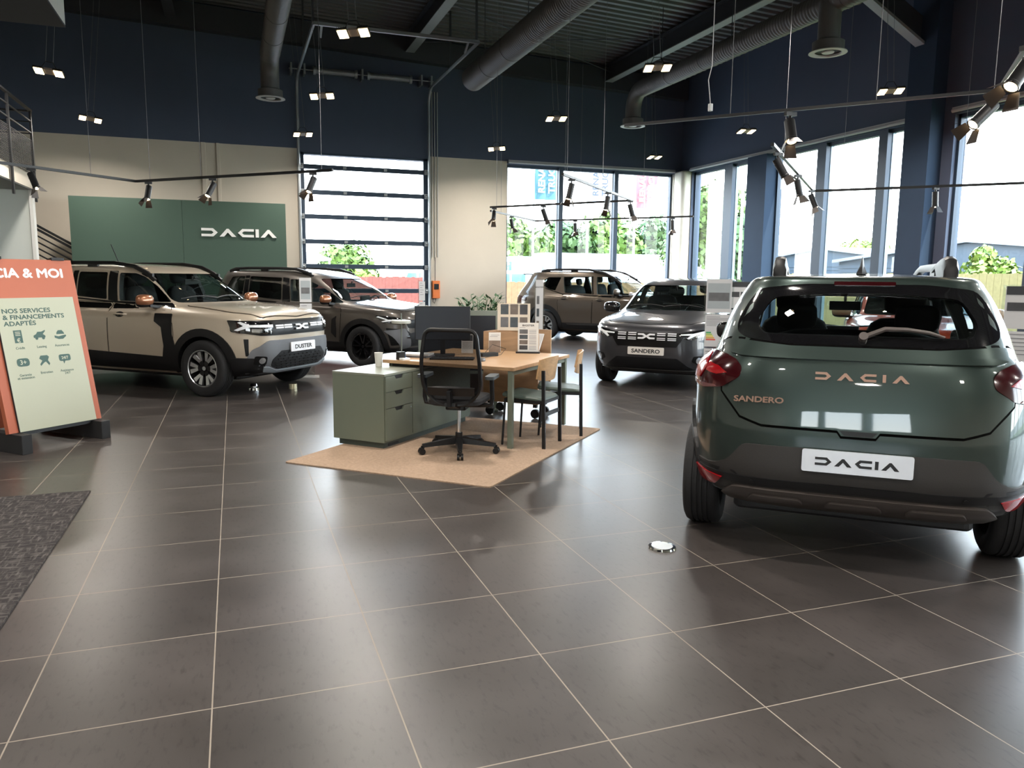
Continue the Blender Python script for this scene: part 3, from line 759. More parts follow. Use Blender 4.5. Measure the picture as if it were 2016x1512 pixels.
# ------------------------------------------------ slate grey hatchback facing the camera
def car_grey():
    root = carroot('hatchback_car', 'dark grey hatchback facing forward beside the clear price stands', 'car', POSE['sandero'])
    sp = dict(keys=K_SAND, paint=P_GREY, R=.315, axles=(1.25, -1.355), well=.36, track=.79, rim=.205, style='star', rimmat=M_RIM, cab=7, tw=.205,
              side_windows=[rnd([(-.22, 1.03), (-.24, 1.40), (.10, 1.39), (.80, 1.03)], .03), rnd([(-.28, 1.04), (-.30, 1.40), (-.95, 1.38), (-1.10, 1.05)], .03)],
              windshield=rnd([(-.68, 1.055), (.68, 1.055), (.58, 1.415), (-.58, 1.415)], .05), ws_x=.1, rear_window=rnd([(-.5, 1.22), (.5, 1.22), (.45, 1.45), (-.45, 1.45)], .04), rw_x=-1.3,
              cabin_floor=.6, belt=1.03, dash=.95, mir=(.58, 1.01, .85), mirmat=M_GLOSSBLK,
              doors=[rnd([(-.26, .32), (-.26, 1.0), (.86, 1.0), (.93, .80), (.88, .32)], .03), rnd([(-.275, .32), (-.275, 1.0), (-1.05, 1.01), (-1.08, .75), (-.90, .32)], .03)],
              handles=[(-.12, .86), (-.95, .88)], rear_glass=M_CARGLASS)
    body, S = build_car(root, sp)
    hood = gapped(S, 'T', rnd([(1.86, -.55), (1.93, 0), (1.86, .55), (1.6, .70), (1.0, .66), (1.06, 0), (1.0, -.66), (1.6, -.70)], .05), 'hood', P_GREY, root)
    G = rnd([(-.46, .795), (.46, .795), (.48, .71), (.41, .605), (-.41, .605), (-.48, .71)], .015)
    g = patch(S, 'F', G, 'grille', M_GRILLE, root, .006, .02, .05)
    for y0, y1 in ((.40, .29), (.255, .145), (-.145, -.255), (-.29, -.40)):
        for z in (.782, .758, .722, .700):
            patch(S, 'F', [(y0 + .004, z + .0055), (y1, z + .0055), (y1, z - .0055), (y0, z - .0055)], 'grille_bar', M_PLATE, g, .016, .008, .04)
    p, n = S.cast('F', 0, .741); mb = MB(); emblem_mb(mb, .235, .075, frame(p + n * .014, (0, 1, 0), (Vector((0, 0, 1)) - n * n.z)), .008); mb.build('emblem', M_PLATE, g)
    two(S, 'F', rnd([(.43, .79), (.55, .815), (.70, .84), (.80, .845), (.80, .78), (.70, .735), (.55, .705), (.46, .735)], .02), 'headlight', M_GLOSSBLK, root, .006, .02, .035, parts=[
        ([(.455, .782), (.60, .79), (.80, .842), (.80, .825), (.64, .765), (.56, .72), (.535, .73), (.58, .768), (.46, .765)], 'light_strip', M_LED, .012),
        (rnd([(.62, .775), (.74, .80), (.74, .765), (.64, .74)], .01), 'lamp_unit', M_LAMP, .011)])
    lo = patch(S, 'F', rnd([(-.62, .30), (-.42, .455), (.42, .455), (.62, .30)], .02), 'lower_grille', mat('dark_mesh_plastic', (.006, .006, .007), .4, nscale=160, bump=.6, spec=.25), root, .006, .02, .05)
    patch(S, 'F', rnd([(-.72, .29), (.72, .29), (.68, .255), (-.68, .255)], .01), 'bumper_lip', M_GREYPL, root, .012, .02, .06)
    two(S, -30, rnd([(.30, .50), (.44, .49), (.46, .42), (.36, .37), (.26, .40)], .02), 'fog_light_recess', M_GRILLE, root, .004, .01, .03,
        parts=[([(.36 + .042 * math.cos(a), .435 + .042 * math.sin(a)) for a in (2 * PI * k / 14 for k in range(14))], 'fog_light', M_LAMP, .010)])
    plate(root, 2.072, .545, 'SANDERO', 1, .50, .105, .02, white=mat('warm_plate_white', (.72, .68, .63), .4))
    two(S, 'B', rnd([(.60, 1.02), (.665, 1.085), (.90, 1.115), (.90, .905), (.72, .925)], .02), 'tail_light', M_DKRED, root)
    return root

# ------------------------------------------------ beige SUV at the front of the showroom
def front_cladding(S, root): pass
def car_beige():
    root = carroot('suv_car', 'sand beige SUV with black cladding and copper mirrors behind the sign stand', 'car', POSE['duster'])
    sp = dict(keys=K_DUST, paint=P_BEIGE, R=.355, axles=(1.34, -1.317), well=.405, track=.80, rim=.235, style='fork', rimmat=M_RIM, cab=7, tw=.22,
              side_windows=[rnd([(-.10, 1.165), (-.185, 1.53), (.06, 1.525), (.20, 1.48), (.42, 1.36), (.70, 1.16)], .03),
                            rnd([(-.33, 1.18), (-.40, 1.535), (-.92, 1.54), (-.88, 1.215)], .03), rnd([(-1.02, 1.24), (-1.06, 1.54), (-1.30, 1.52), (-1.36, 1.30)], .03)],
              windshield=rnd([(-.68, 1.155), (.68, 1.155), (.57, 1.525), (-.57, 1.525)], .05), ws_x=.1, rear_window=rnd([(-.52, 1.2), (.52, 1.2), (.46, 1.50), (-.46, 1.50)], .04), rw_x=-1.5,
              bands=[rnd([(-.13, 1.16), (-.22, 1.55), (-.37, 1.555), (-.30, 1.17)], .01), rnd([(-.90, 1.205), (-.94, 1.555), (-1.03, 1.55), (-.99, 1.23)], .01), rnd([(.73, 1.15), (.84, 1.10), (.60, 1.125), (-.28, 1.155), (-.95, 1.19), (-1.38, 1.285), (-1.38, 1.265), (-.95, 1.17), (-.28, 1.135), (.60, 1.105), (.88, 1.08)][:0] or [(.88, 1.085), (.72, 1.15), (-.28, 1.165), (-.92, 1.20), (-1.38, 1.285), (-1.38, 1.265), (-.92, 1.18), (-.28, 1.145), (.60, 1.12)], .004)],
              cabin_floor=.68, belt=1.12, dash=.95, sz=.93, mir=(.56, 1.12, .86), mirmat=M_COPPER, bp=-.1,
              doors=[rnd([(-.215, .40), (-.185, 1.14), (.80, 1.095), (.88, 1.0), (.90, .78), (.86, .40)], .03), rnd([(-.235, .40), (-.205, 1.14), (-.93, 1.15), (-1.02, .85), (-.92, .42)], .03)],
              handles=[(.02, 1.0)], sill=[rnd([(-.93, .30), (.95, .30), (.90, .475), (-.92, .52)], .01)],
              arches=[(1.34, -14, 190), (-1.317, -8, 190)], archw=.085,
              side_extra=[(rnd([(.615, 1.02), (.61, .925), (.72, .855), (.745, .62), (.71, .48), (.86, .44), (.93, .60), (.885, .77), (.893, 1.02)], .006), M_BLACKPL)],
              rails=([(x, .60) for x in (.34, .22, 0, -.35, -.75, -1.15, -1.4, -1.52)], .024, .045), whip=(-.95, 0))
    body, S = build_car(root, sp)
    gapped(S, 'T', rnd([(2.04, -.60), (2.10, 0), (2.04, .60), (1.7, .735), (.95, .70), (1.02, 0), (.95, -.70), (1.7, -.735)], .05), 'hood', P_BEIGE, root, .012)
    # dark nose band with lamps, bars and emblem
    nose = patch(S, 'F', rnd([(-.83, .958), (.83, .958), (.83, .82), (.66, .775), (-.66, .775), (-.83, .82)], .015), 'grille', M_GRILLE, root, .008, .03, .05)
    for y0, y1 in ((.475, .35), (.335, .19), (-.19, -.335), (-.35, -.475)):
        patch(S, 'F', [(y0, .897), (y1, .897), (y1, .855), (y0, .855)], 'grille_bar', M_PLATE, nose, .022, .012, .04)
        patch(S, 'F', [(y0, .880), (y1, .880), (y1, .872), (y0, .872)], 'grille_groove', M_GRILLE, nose, .024, .004, .04)
    p, n = S.cast('F', 0, .862); mb = MB(); emblem_mb(mb, .25, .07, frame(p + n * .022, (0, 1, 0), (Vector((0, 0, 1)) - n * n.z)), .008); mb.build('emblem', M_PLATE, nose)
    two(S, -40, rnd([(.46, .962), (.50, .835), (.56, .808), (.96, .792), (.96, .93), (.84, .935), (.65, .955)], .01), 'headlight', M_GLOSSBLK, root, .014, .02, .035, parts=[
        ([(.97, .905), (.70, .905), (.60, .945), (.57, .935), (.63, .895), (.53, .845), (.57, .835), (.70, .878), (.97, .872)], 'light_strip', M_LED, .020),
        (rnd([(.72, .862), (.84, .855), (.84, .812), (.72, .82)], .01), 'lamp_unit', M_LAMP, .019)])
    bp = patch(S, 'F', rnd([(-.80, .40), (-.74, .60), (-.58, .715), (.58, .715), (.74, .60), (.80, .40), (.70, .30), (-.70, .30)], .03), 'bumper', M_SILVERPL, root, .02, .04, .05)
    for v in ('L', 'R'):
        patch(S, v, rnd([(1.70, .50), (2.12, .50), (2.12, .30), (1.80, .25)], .01), 'bumper_corner', M_BLACKPL, root, .014, .03, .05)
        patch(S, v, rnd([(1.90, .735), (1.955, .735), (1.955, .525), (1.92, .525)], .006), 'air_slot', M_GRILLE, root, .006, .01, .03)
    two(S, -40, rnd([(.48, .505), (.86, .50), (.86, .33), (.52, .27)], .02), 'bumper_corner', M_BLACKPL, root, .022, .03, .045)
    mesh = mat('dark_mesh_plastic', (.006, .006, .007), .4, nscale=160, bump=.6, spec=.25)
    lg = patch(S, 'F', rnd([(-.53, .40), (-.53, .475), (-.40, .58), (.40, .58), (.53, .475), (.53, .40), (.40, .355), (-.40, .355)], .02), 'lower_grille', mesh, root, .026, .03, .05)
    for r_ in range(6):
        z = .375 + r_ * .035; hw = .50 - max(0, (z - .47)) * 1.2 - max(0, .40 - z) * 2
        seg = int(2 * hw / .085)
        for k in range(seg):
            y = -hw + (k + .5 + (.25 if r_ % 2 else 0)) * 2 * hw / seg
            if abs(y) < hw - .03: patch(S, 'F', [(y - .032, z + .006), (y + .032, z + .006), (y + .026, z - .006), (y - .026, z - .006)], 'grille_link', M_BLACKPL, lg, .036, .008, .05)
    patch(S, 'F', rnd([(-.60, .345), (-.42, .325), (.42, .325), (.60, .345), (.62, .40), (.56, .395), (.42, .35), (-.42, .35), (-.56, .395), (-.62, .40)], .006), 'skid_plate', mat('silver_skid_plastic', (.30, .33, .36), .35, .3), bp, .04, .03, .05)
    two(S, 'F', rnd([(.60, .52), (.715, .53), (.72, .43), (.60, .42)], .02), 'fog_light_recess', M_GRILLE, root, .03, .01, .03,
        parts=[([(.65 + .034 * math.cos(a), .475 + .036 * math.sin(a)) for a in (2 * PI * k / 14 for k in range(14))], 'fog_light', M_LAMP, .036)])
    plate(root, 2.20, .612, 'DUSTER', 1, .50, .12, .02)
    two(S, 'B', rnd([(.60, 1.0), (.86, 1.05), (.86, .86), (.70, .86)], .02), 'tail_light', M_DKRED, root)
    return root

# ------------------------------------------------ taupe estate beside the garage door
def car_taupe():
    root = carroot('estate_car', 'taupe estate car with black wheels and copper mirrors before the glazed door', 'car', POSE['jogger'])
    sp = dict(keys=K_JOGG, paint=P_TAUPE, R=.34, axles=(1.44, -1.457), well=.385, track=.785, rim=.225, style='star', rimmat=M_GLOSSBLK, cab=7, tw=.205, rows=3,
              side_windows=[rnd([(-.14, 1.06), (-.22, 1.445), (.14, 1.44), (.50, 1.305), (.98, 1.055)], .03), rnd([(-.37, 1.08), (-.42, 1.47), (-1.17, 1.49), (-1.16, 1.13)], .03), rnd([(-1.30, 1.16), (-1.30, 1.49), (-1.62, 1.48), (-1.80, 1.20)], .03)],
              windshield=rnd([(-.70, 1.085), (.70, 1.085), (.58, 1.46), (-.58, 1.46)], .05), ws_x=.3, rear_window=rnd([(-.52, 1.15), (.52, 1.15), (.46, 1.46), (-.46, 1.46)], .04), rw_x=-1.7,
              bands=[rnd([(-.16, 1.05), (-.25, 1.46), (-.39, 1.475), (-.34, 1.06)], .01), rnd([(-1.18, 1.12), (-1.185, 1.50), (-1.285, 1.50), (-1.28, 1.15)], .01)],
              cabin_floor=.62, belt=1.05, dash=1.15, mir=(.78, 1.05, .84), mirmat=M_COPPER,
              doors=[rnd([(-.235, .36), (-.235, 1.035), (.95, 1.02), (1.02, .95), (1.0, .70), (.95, .36)], .03), rnd([(-.255, .36), (-.255, 1.035), (-1.15, 1.07), (-1.12, .80), (-.98, .38)], .03)],
              handles=[(-.08, .90), (-.98, .93)], sill=[rnd([(-1.05, .26), (1.02, .26), (1.02, .40), (-1.05, .42)], .01)],
              arches=[(1.44, -10, 188), (-1.457, -8, 188)], archw=.075,
              side_extra=[(rnd([(.93, .84), (.835, .78), (.81, .56), (.90, .47), (.915, .60), (.91, .78)], .01), M_BLACKPL)],
              rails=([(x, .60) for x in (.20, .08, -.15, -.5, -.9, -1.3, -1.6, -1.75)], .024, .045))
    body, S = build_car(root, sp)
    gapped(S, 'T', rnd([(2.08, -.55), (2.16, 0), (2.08, .55), (1.8, .70), (1.15, .68), (1.22, 0), (1.15, -.68), (1.8, -.70)], .05), 'hood', P_TAUPE, root)
    two(S, -40, rnd([(.45, .87), (.62, .855), (.80, .835), (.92, .79), (.90, .72), (.70, .73), (.56, .75)], .02), 'headlight', M_GLOSSBLK, root, .008, .02, .035,
        parts=[([(.50, .855), (.64, .80), (.90, .805), (.92, .785), (.68, .775), (.56, .76), (.54, .77), (.61, .795), (.47, .84)], 'light_strip', M_LED, .014)])
    patch(S, 'F', rnd([(-.62, .80), (.62, .80), (.58, .66), (-.58, .66)], .02), 'grille', M_GRILLE, root, .008, .02, .05)
    for y in (.32, .20, -.20, -.32): patch(S, 'F', [(y + .05, .76), (y - .05, .76), (y - .05, .72), (y + .05, .72)], 'grille_bar', M_PLATE, root, .014, .01)
    p, n = S.cast('F', 0, .74); mb = MB(); emblem_mb(mb, .23, .07, frame(p + n * .014, (0, 1, 0), (Vector((0, 0, 1)) - n * n.z)), .008); mb.build('emblem', M_PLATE, root)
    two(S, -40, rnd([(.60, .665), (.92, .64), (1.02, .55), (.90, .39), (.68, .37)], .02), 'fog_light_recess', M_GRILLE, root, .006, .01, .04,
        parts=[([(.80 + .04 * math.cos(a), .46 + .04 * math.sin(a)) for a in (2 * PI * k / 14 for k in range(14))], 'fog_light', M_LAMP, .012)])
    patch(S, 'F', rnd([(-.64, .55), (-.46, .60), (.46, .60), (.64, .55), (.60, .36), (-.60, .36)], .03), 'lower_grille', mat('dark_mesh_plastic'), root, .008, .02, .05)
    patch(S, 'F', rnd([(-.80, .62), (-.62, .66), (-.50, .36), (-.62, .30)], .02), 'skid_plate', M_SILVERPL, root, .016, .02)
    patch(S, 'F', rnd([(.80, .62), (.62, .66), (.50, .36), (.62, .30)], .02), 'skid_plate', M_SILVERPL, root, .016, .02)
    plate(root, 2.30, .50, 'JOGGER', 1)
    two(S, 'B', rnd([(.66, 1.0), (.84, 1.05), (.84, .70), (.72, .72)], .02), 'tail_light', M_DKRED, root)
    return root

# ------------------------------------------------ bronze SUV by the window
def car_bronze():
    root = carroot('suv_car', 'bronze brown SUV parked by the tall window with its tail showing', 'car', POSE['bigster'])
    sp = dict(keys=K_BIGS, paint=P_BROWN, R=.36, axles=(1.425, -1.275), well=.41, track=.80, rim=.24, style='fork', rimmat=M_RIM, cab=7, tw=.22,
              side_windows=[rnd([(-1.34, 1.29), (-1.37, 1.44), (-1.25, 1.52), (-.90, 1.52), (-1.02, 1.20), (-1.20, 1.23)], .03), rnd([(-.76, 1.15), (-.84, 1.53), (-.11, 1.54), (-.03, 1.135)], .03),
                            rnd([(.10, 1.13), (.03, 1.54), (.28, 1.53), (.52, 1.45), (.80, 1.24), (.90, 1.125)], .03)],
              windshield=rnd([(-.70, 1.19), (.70, 1.19), (.58, 1.55), (-.58, 1.55)], .05), ws_x=.3, rear_window=rnd([(-.52, 1.22), (.52, 1.22), (.46, 1.52), (-.46, 1.52)], .04), rw_x=-1.5,
              cabin_floor=.70, belt=1.14, dash=1.12, sz=.95, mir=(.68, 1.13, .86), mirmat=P_BROWN, rear_glass=M_CARGLASS,
              bands=[rnd([(.01, 1.13), (-.06, 1.55), (-.09, 1.55), (-.02, 1.13)], .005), rnd([(.92, 1.115), (.4, 1.105), (-.8, 1.125), (-1.3, 1.26), (-1.3, 1.245), (-.8, 1.105), (.4, 1.085), (.95, 1.095)], .004)],
              doors=[rnd([(.02, .40), (.04, 1.10), (.92, 1.085), (.98, .95), (.97, .75), (.93, .40)], .03), rnd([(0.0, .40), (.02, 1.10), (-.80, 1.12), (-.90, .95), (-.86, .55), (-.74, .40)], .03)],
              handles=[(.22, 1.0), (-.72, 1.02)], sill=[rnd([(-.80, .30), (1.0, .30), (.98, .46), (-.80, .44)], .01)],
              arches=[(1.425, -10, 190), (-1.275, -8, 188)], archw=.09,
              rails=([(x, .60) for x in (.62, .45, .2, -.2, -.6, -1.0, -1.35, -1.5)], .026, .045))
    body, S = build_car(root, sp)
    for v in ('L', 'R'):
        patch(S, v, rnd([(-1.75, .50), (-2.24, .52), (-2.24, .30), (-1.80, .27)], .02), 'bumper_corner', M_BLACKPL, root, .012, .03, .05)
        patch(S, v, [(.2, .44), (-.66, .43), (-.62, .40), (.2, .405)], 'sill_strip', M_GREYPL, root, .016, .01, .05)
    two(S, 120, rnd([(1.36, 1.05), (1.40, .93), (1.46, .88), (1.12, .95), (1.10, 1.03), (1.2, 1.06)][:0] or [(1.14, 1.03), (1.13, .945), (1.50, .88), (1.56, .93), (1.60, 1.06), (1.40, 1.065)], .02), 'tail_light', M_DKRED, root, .01, .02, .03)
    patch(S, 'B', rnd([(-.90, .52), (.90, .52), (.86, .32), (-.86, .32)], .03), 'bumper', M_BLACKPL, root, .012, .03)
    mb = MB(); mb.rbox((-2.05, -.56, 1.575), (-1.75, .56, 1.60), .02); mb.build('roof_spoiler', P_BROWN, root)
    two(S, 'F', rnd([(.50, .97), (.88, .97), (.86, .85), (.50, .82)], .02), 'headlight', M_LAMP, root)
    patch(S, 'F', rnd([(-.50, .97), (.50, .97), (.50, .80), (-.50, .80)], .02), 'grille', M_GRILLE, root)
    return root
for _f in (car_green, car_grey, car_beige, car_taupe, car_bronze): _f()
# ================================================================== THE SETTING
YB, XR, XL, YF = 19.8, 12.18, -9.0, -8.0
def floor_mat():
    m = bpy.data.materials.new('dark_floor_tile'); m.use_nodes = True; t = m.node_tree; b = t.nodes['Principled BSDF']; N = t.nodes.new; L = t.links.new
    tc = N('ShaderNodeTexCoord'); mp = N('ShaderNodeMapping'); L(tc.outputs['Object'], mp.inputs[0])
    mp.inputs['Location'].default_value = (2.20585, -4.42081 + 10, 0); mp.inputs['Scale'].default_value = (1 / T, 1 / T, 1)
    fr = N('ShaderNodeVectorMath'); fr.operation = 'FRACTION'; L(mp.outputs[0], fr.inputs[0])
    sp_ = N('ShaderNodeSeparateXYZ'); L(fr.outputs[0], sp_.inputs[0])
    def edge(o):
        a = N('ShaderNodeMath'); a.operation = 'SUBTRACT'; a.inputs[1].default_value = .5; L(o, a.inputs[0])
        c = N('ShaderNodeMath'); c.operation = 'ABSOLUTE'; L(a.outputs[0], c.inputs[0])
        g = N('ShaderNodeMath'); g.operation = 'GREATER_THAN'; g.inputs[1].default_value = .5 - .0026 / T; L(c.outputs[0], g.inputs[0]); return g.outputs[0]
    mx = N('ShaderNodeMath'); mx.operation = 'MAXIMUM'; L(edge(sp_.outputs[0]), mx.inputs[0]); L(edge(sp_.outputs[1]), mx.inputs[1])
    fl = N('ShaderNodeVectorMath'); fl.operation = 'FLOOR'; L(mp.outputs[0], fl.inputs[0]); wn = N('ShaderNodeTexWhiteNoise'); L(fl.outputs[0], wn.inputs['Vector'])
    n1 = N('ShaderNodeTexNoise'); n1.inputs['Scale'].default_value = 2.2; n1.inputs['Detail'].default_value = 6; L(tc.outputs['Object'], n1.inputs['Vector'])
    m2 = N('ShaderNodeMapping'); m2.inputs['Scale'].default_value = (34, 11, 1); L(tc.outputs['Object'], m2.inputs[0])
    n2 = N('ShaderNodeTexNoise'); n2.inputs['Scale'].default_value = 1.4; n2.inputs['Detail'].default_value = 5; n2.inputs['Roughness'].default_value = .6; L(m2.outputs[0], n2.inputs['Vector'])
    r2 = N('ShaderNodeValToRGB'); r2.color_ramp.elements[0].position = .30; r2.color_ramp.elements[0].color = (.58, .57, .56, 1); r2.color_ramp.elements[1].position = .46; r2.color_ramp.elements[1].color = (1, 1, 1, 1); L(n2.outputs['Fac'], r2.inputs[0])
    r1 = N('ShaderNodeValToRGB'); r1.color_ramp.elements[0].position = .3; r1.color_ramp.elements[0].color = (.043, .037, .034, 1); r1.color_ramp.elements[1].position = .7; r1.color_ramp.elements[1].color = (.062, .0535, .050, 1); L(n1.outputs['Fac'], r1.inputs[0])
    mu = N('ShaderNodeMix'); mu.data_type = 'RGBA'; mu.blend_type = 'MULTIPLY'; mu.inputs[0].default_value = 1; L(r1.outputs[0], mu.inputs[6]); L(r2.outputs[0], mu.inputs[7])
    vr = N('ShaderNodeMapRange'); vr.inputs['To Min'].default_value = .90; vr.inputs['To Max'].default_value = 1.1; L(wn.outputs['Value'], vr.inputs[0])
    sc_ = N('ShaderNodeVectorMath'); sc_.operation = 'SCALE'; L(mu.outputs[2], sc_.inputs[0]); L(vr.outputs[0], sc_.inputs['Scale'])
    mg = N('ShaderNodeMix'); mg.data_type = 'RGBA'; L(mx.outputs[0], mg.inputs[0]); L(sc_.outputs[0], mg.inputs[6]); mg.inputs[7].default_value = (.27, .23, .185, 1)
    L(mg.outputs[2], b.inputs['Base Color'])
    rr = N('ShaderNodeMapRange'); rr.inputs['To Min'].default_value = .27; rr.inputs['To Max'].default_value = .36; L(n1.outputs['Fac'], rr.inputs[0])
    ra = N('ShaderNodeMix'); ra.data_type = 'FLOAT'; L(mx.outputs[0], ra.inputs[0]); L(rr.outputs[0], ra.inputs[2]); ra.inputs[3].default_value = .7; L(ra.outputs[0], b.inputs['Roughness'])
    b.inputs['Specular IOR Level'].default_value = .55
    bp = N('ShaderNodeBump'); bp.inputs['Strength'].default_value = .05; bp.inputs['Distance'].default_value = .002; L(n2.outputs['Fac'], bp.inputs['Height']); L(bp.outputs[0], b.inputs['Normal'])
    return m
W_CREAM = mat('cream_wall_paint', (.62, .555, .46), .8, nscale=3, noise_amt=.03)
W_WHITE = mat('pale_grey_wall_paint', (.62, .65, .61), .8, nscale=3, noise_amt=.03)
W_DARK = mat('midnight_paint_flare_tint', (.075, .095, .145), .8, nscale=3, noise_amt=.04)  # dark wall paint, its colour lifted to carry the bluish camera flare
C_DECK = mat('dark_steel_deck', (.11, .108, .108), .5, .15, nscale=2, noise_amt=.1)
C_BEAM = mat('dark_steel_beam', (.05, .052, .06), .5, .2)
C_LIGHTSTEEL = mat('pale_steel_flange', (.32, .32, .32), .5, .3)
F_ALU = mat('blue_grey_frame', (.025, .045, .075), .5, .1, nscale=5)
F_ALULIGHT = mat('light_frame_edge', (.16, .22, .27), .35, .3)
WGLASS = glassmat('window_glass', (.93, .98, .96), .035)
def st(o): o['kind'] = 'structure'; return o
mb = MB(); mb.box((XL, YF, -.1), (XR + .1, YB + .1, 0)); st(mb.build('floor', floor_mat()))
def ceil_z(x): return 7.55 - .04 * x
# ceiling: steel deck with ribs running across the hall
mb = MB(); y = YF
P = []
while y < YB + .2:
    P += [(y, 0), (y + .10, 0), (y + .13, .09), (y + .22, .09)]; y += .25
vs = []; fs = []
for i, (y, dz) in enumerate(P):
    vs += [(XL - .1, y, ceil_z(XL - .1) + dz), (XR + .2, y, ceil_z(XR + .2) + dz)]
    if i: fs.append((2 * i - 2, 2 * i, 2 * i + 1, 2 * i - 1))
k = len(vs); vs += [(XL - .1, YF, 8.4), (XR + .2, YF, 8.4), (XL - .1, YB + .2, 8.4), (XR + .2, YB + .2, 8.4)]; fs.append((k, k + 1, k + 3, k + 2))
mb.add(vs, fs); st(mb.build('ceiling', C_DECK))
# roof beams
def ibeam(name, x, y0, y1, z0, dep=.42, wd=.22):
    m = MB(); zz = z0
    m.box((x - .012, y0, zz + .02), (x + .012, y1, zz + dep)); m.cm = 0; m.box((x - wd / 2, y0, zz + dep - .02), (x + wd / 2, y1, zz + dep)); m.cm = 1; m.box((x - wd / 2, y0, zz), (x + wd / 2, y1, zz + .02))
    return st(m.build(name, [C_BEAM, C_LIGHTSTEEL if x > 0 else C_BEAM]))
for x in (-6.5, -1.1, 4.26, 9.66): ibeam('roof_beam', x, YF + .05, YB - .25, ceil_z(x) - .46)
m = MB(); m.loft([[(XL + .05, YB - .28, ceil_z(XL) - .62), (XL + .05, YB - .02, ceil_z(XL) - .62), (XL + .05, YB - .02, ceil_z(XL) - .10), (XL + .05, YB - .28, ceil_z(XL) - .10)],
                  [(XR - .05, YB - .28, ceil_z(XR) - .62), (XR - .05, YB - .02, ceil_z(XR) - .62), (XR - .05, YB - .02, ceil_z(XR) - .10), (XR - .05, YB - .28, ceil_z(XR) - .10)]], True, True, False)
st(m.build('roof_beam', C_BEAM))
m = MB(); m.bar((11.95, 11.4, 5.72), (9.9, 11.4, 6.72), .20, .05); m.cm = 1; m.bar((11.95, 11.4, 5.95), (9.9, 11.4, 6.95), .03, .45)
st(m.build('roof_beam', [C_LIGHTSTEEL, C_BEAM]))
m = MB()
for a, b in (((4.3, 16.5, 7.2), (9.6, 19.3, 6.9)), ((4.3, 19.3, 7.1), (9.6, 16.5, 7.0))): m.tube([a, b], .012, 6)
st(m.build('trim_1', C_BEAM))
# back wall
TOP = 8.2; ZB = 4.53
mb = MB()
mb.cm = 0
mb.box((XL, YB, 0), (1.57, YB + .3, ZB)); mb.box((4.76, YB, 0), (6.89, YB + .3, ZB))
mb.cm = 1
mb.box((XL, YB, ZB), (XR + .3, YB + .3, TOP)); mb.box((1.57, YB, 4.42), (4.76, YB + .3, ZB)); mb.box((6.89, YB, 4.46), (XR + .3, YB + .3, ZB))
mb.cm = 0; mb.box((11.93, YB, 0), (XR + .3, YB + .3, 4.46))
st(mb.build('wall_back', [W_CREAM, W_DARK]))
mb = MB(); mb.rbox((11.90, 19.28, 0), (12.34, 19.80, 4.50), .12, seg=5); st(mb.build('column', mat('cream_column', (.70, .66, .56), .7)))
# right wall
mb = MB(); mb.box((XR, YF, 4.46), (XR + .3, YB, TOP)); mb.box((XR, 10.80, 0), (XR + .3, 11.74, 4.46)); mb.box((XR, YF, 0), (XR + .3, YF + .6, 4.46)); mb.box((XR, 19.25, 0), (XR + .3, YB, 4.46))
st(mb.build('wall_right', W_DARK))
m = MB(); m.box((11.86, 11.03, 0), (XR, 11.61, ceil_z(12) - .05)); st(m.build('column', mat('blue_grey_column', (.030, .050, .085), .8, spec=.2, nscale=3)))
# left wall, wall behind the camera with its glazed bays
m = MB(); m.box((XL - .3, YF, 0), (XL, YB, TOP)); st(m.build('wall_left', W_CREAM))
m = MB(); m.box((XL, YF - .3, 0), (-7.9, YF, TOP)); m.box((-3.7, YF - .3, 0), (XR + .3, YF, TOP)); m.box((-7.9, YF - .3, 3.6), (-3.7, YF, TOP)); m.box((-7.9, YF - .3, 0), (-3.7, YF, 1.5))
st(m.build('wall_front', W_CREAM))
WN = [0]
def window(axis, fixed, a, b, mulls, z0, z1, inward, light=True):
    """glazed bay in the plane axis=fixed from a to b; mulls = (lo, hi) spans of the uprights"""
    WN[0] += 1; f = MB(); spans = []
    def bx(lo, hi, za, zb, d0=-.06, d1=.12, cm=0):
        f.cm = cm
        p0, p1 = (fixed - .10, fixed + .10) if False else (min(fixed + inward * d1, fixed - inward * .10), max(fixed + inward * d1, fixed - inward * .10))
        if axis == 'y': f.box((lo, p0, za), (hi, p1, zb))
        else: f.box((p0, lo, za), (p1, hi, zb))
    ms = [(a, a + .05)] + sorted(mulls) + [(b - .05, b)]
    bx(a, b, z1 - .07, z1, d1=.03); bx(a, b, z0, z0 + .10, d1=.05)
    for lo, hi in ms: bx(lo, hi, z0, z1, d1=.10 if (lo, hi) in mulls else .03)
    for lo, hi in mulls:
        bx(lo - .012, lo, z0 + .1, z1 - .07, d1=-.02, cm=1); bx(hi, hi + .012, z0 + .1, z1 - .07, d1=-.02, cm=1)
    o = st(f.build('window_%d' % WN[0], [F_ALU, F_ALULIGHT]))
    for i in range(len(ms) - 1):
        lo, hi = ms[i][1], ms[i + 1][0]; c = fixed - inward * .05
        v = [(lo, c, z0 + .1), (hi, c, z0 + .1), (hi, c, z1 - .07), (lo, c, z1 - .07)] if axis == 'y' else [(c, lo, z0 + .1), (c, hi, z0 + .1), (c, hi, z1 - .07), (c, lo, z1 - .07)]
        lift('pane', WGLASS, o, v, [(0, 1, 2, 3)])
    return o
window('y', YB + .12, 6.89, 11.93, [(8.40, 8.52), (10.07, 10.19)], 0, 4.46, -1)
window('x', XR + .12, 16.45, 19.25, [(17.40, 17.74)], 0, 4.46, -1)
window('x', XR + .12, 11.74, 15.72, [(14.02, 14.29), (12.33, 12.55)], 0, 4.46, -1)
window('x', XR + .12, 1.4, 10.80, [(9.13, 9.27), (7.2, 7.34), (5.3, 5.44), (3.4, 3.54)], 0, 4.46, -1)
window('x', XR + .12, -7.4, 1.2, [(-.9, -.76), (-3.0, -2.86), (-5.1, -4.96)], 0, 4.46, -1)
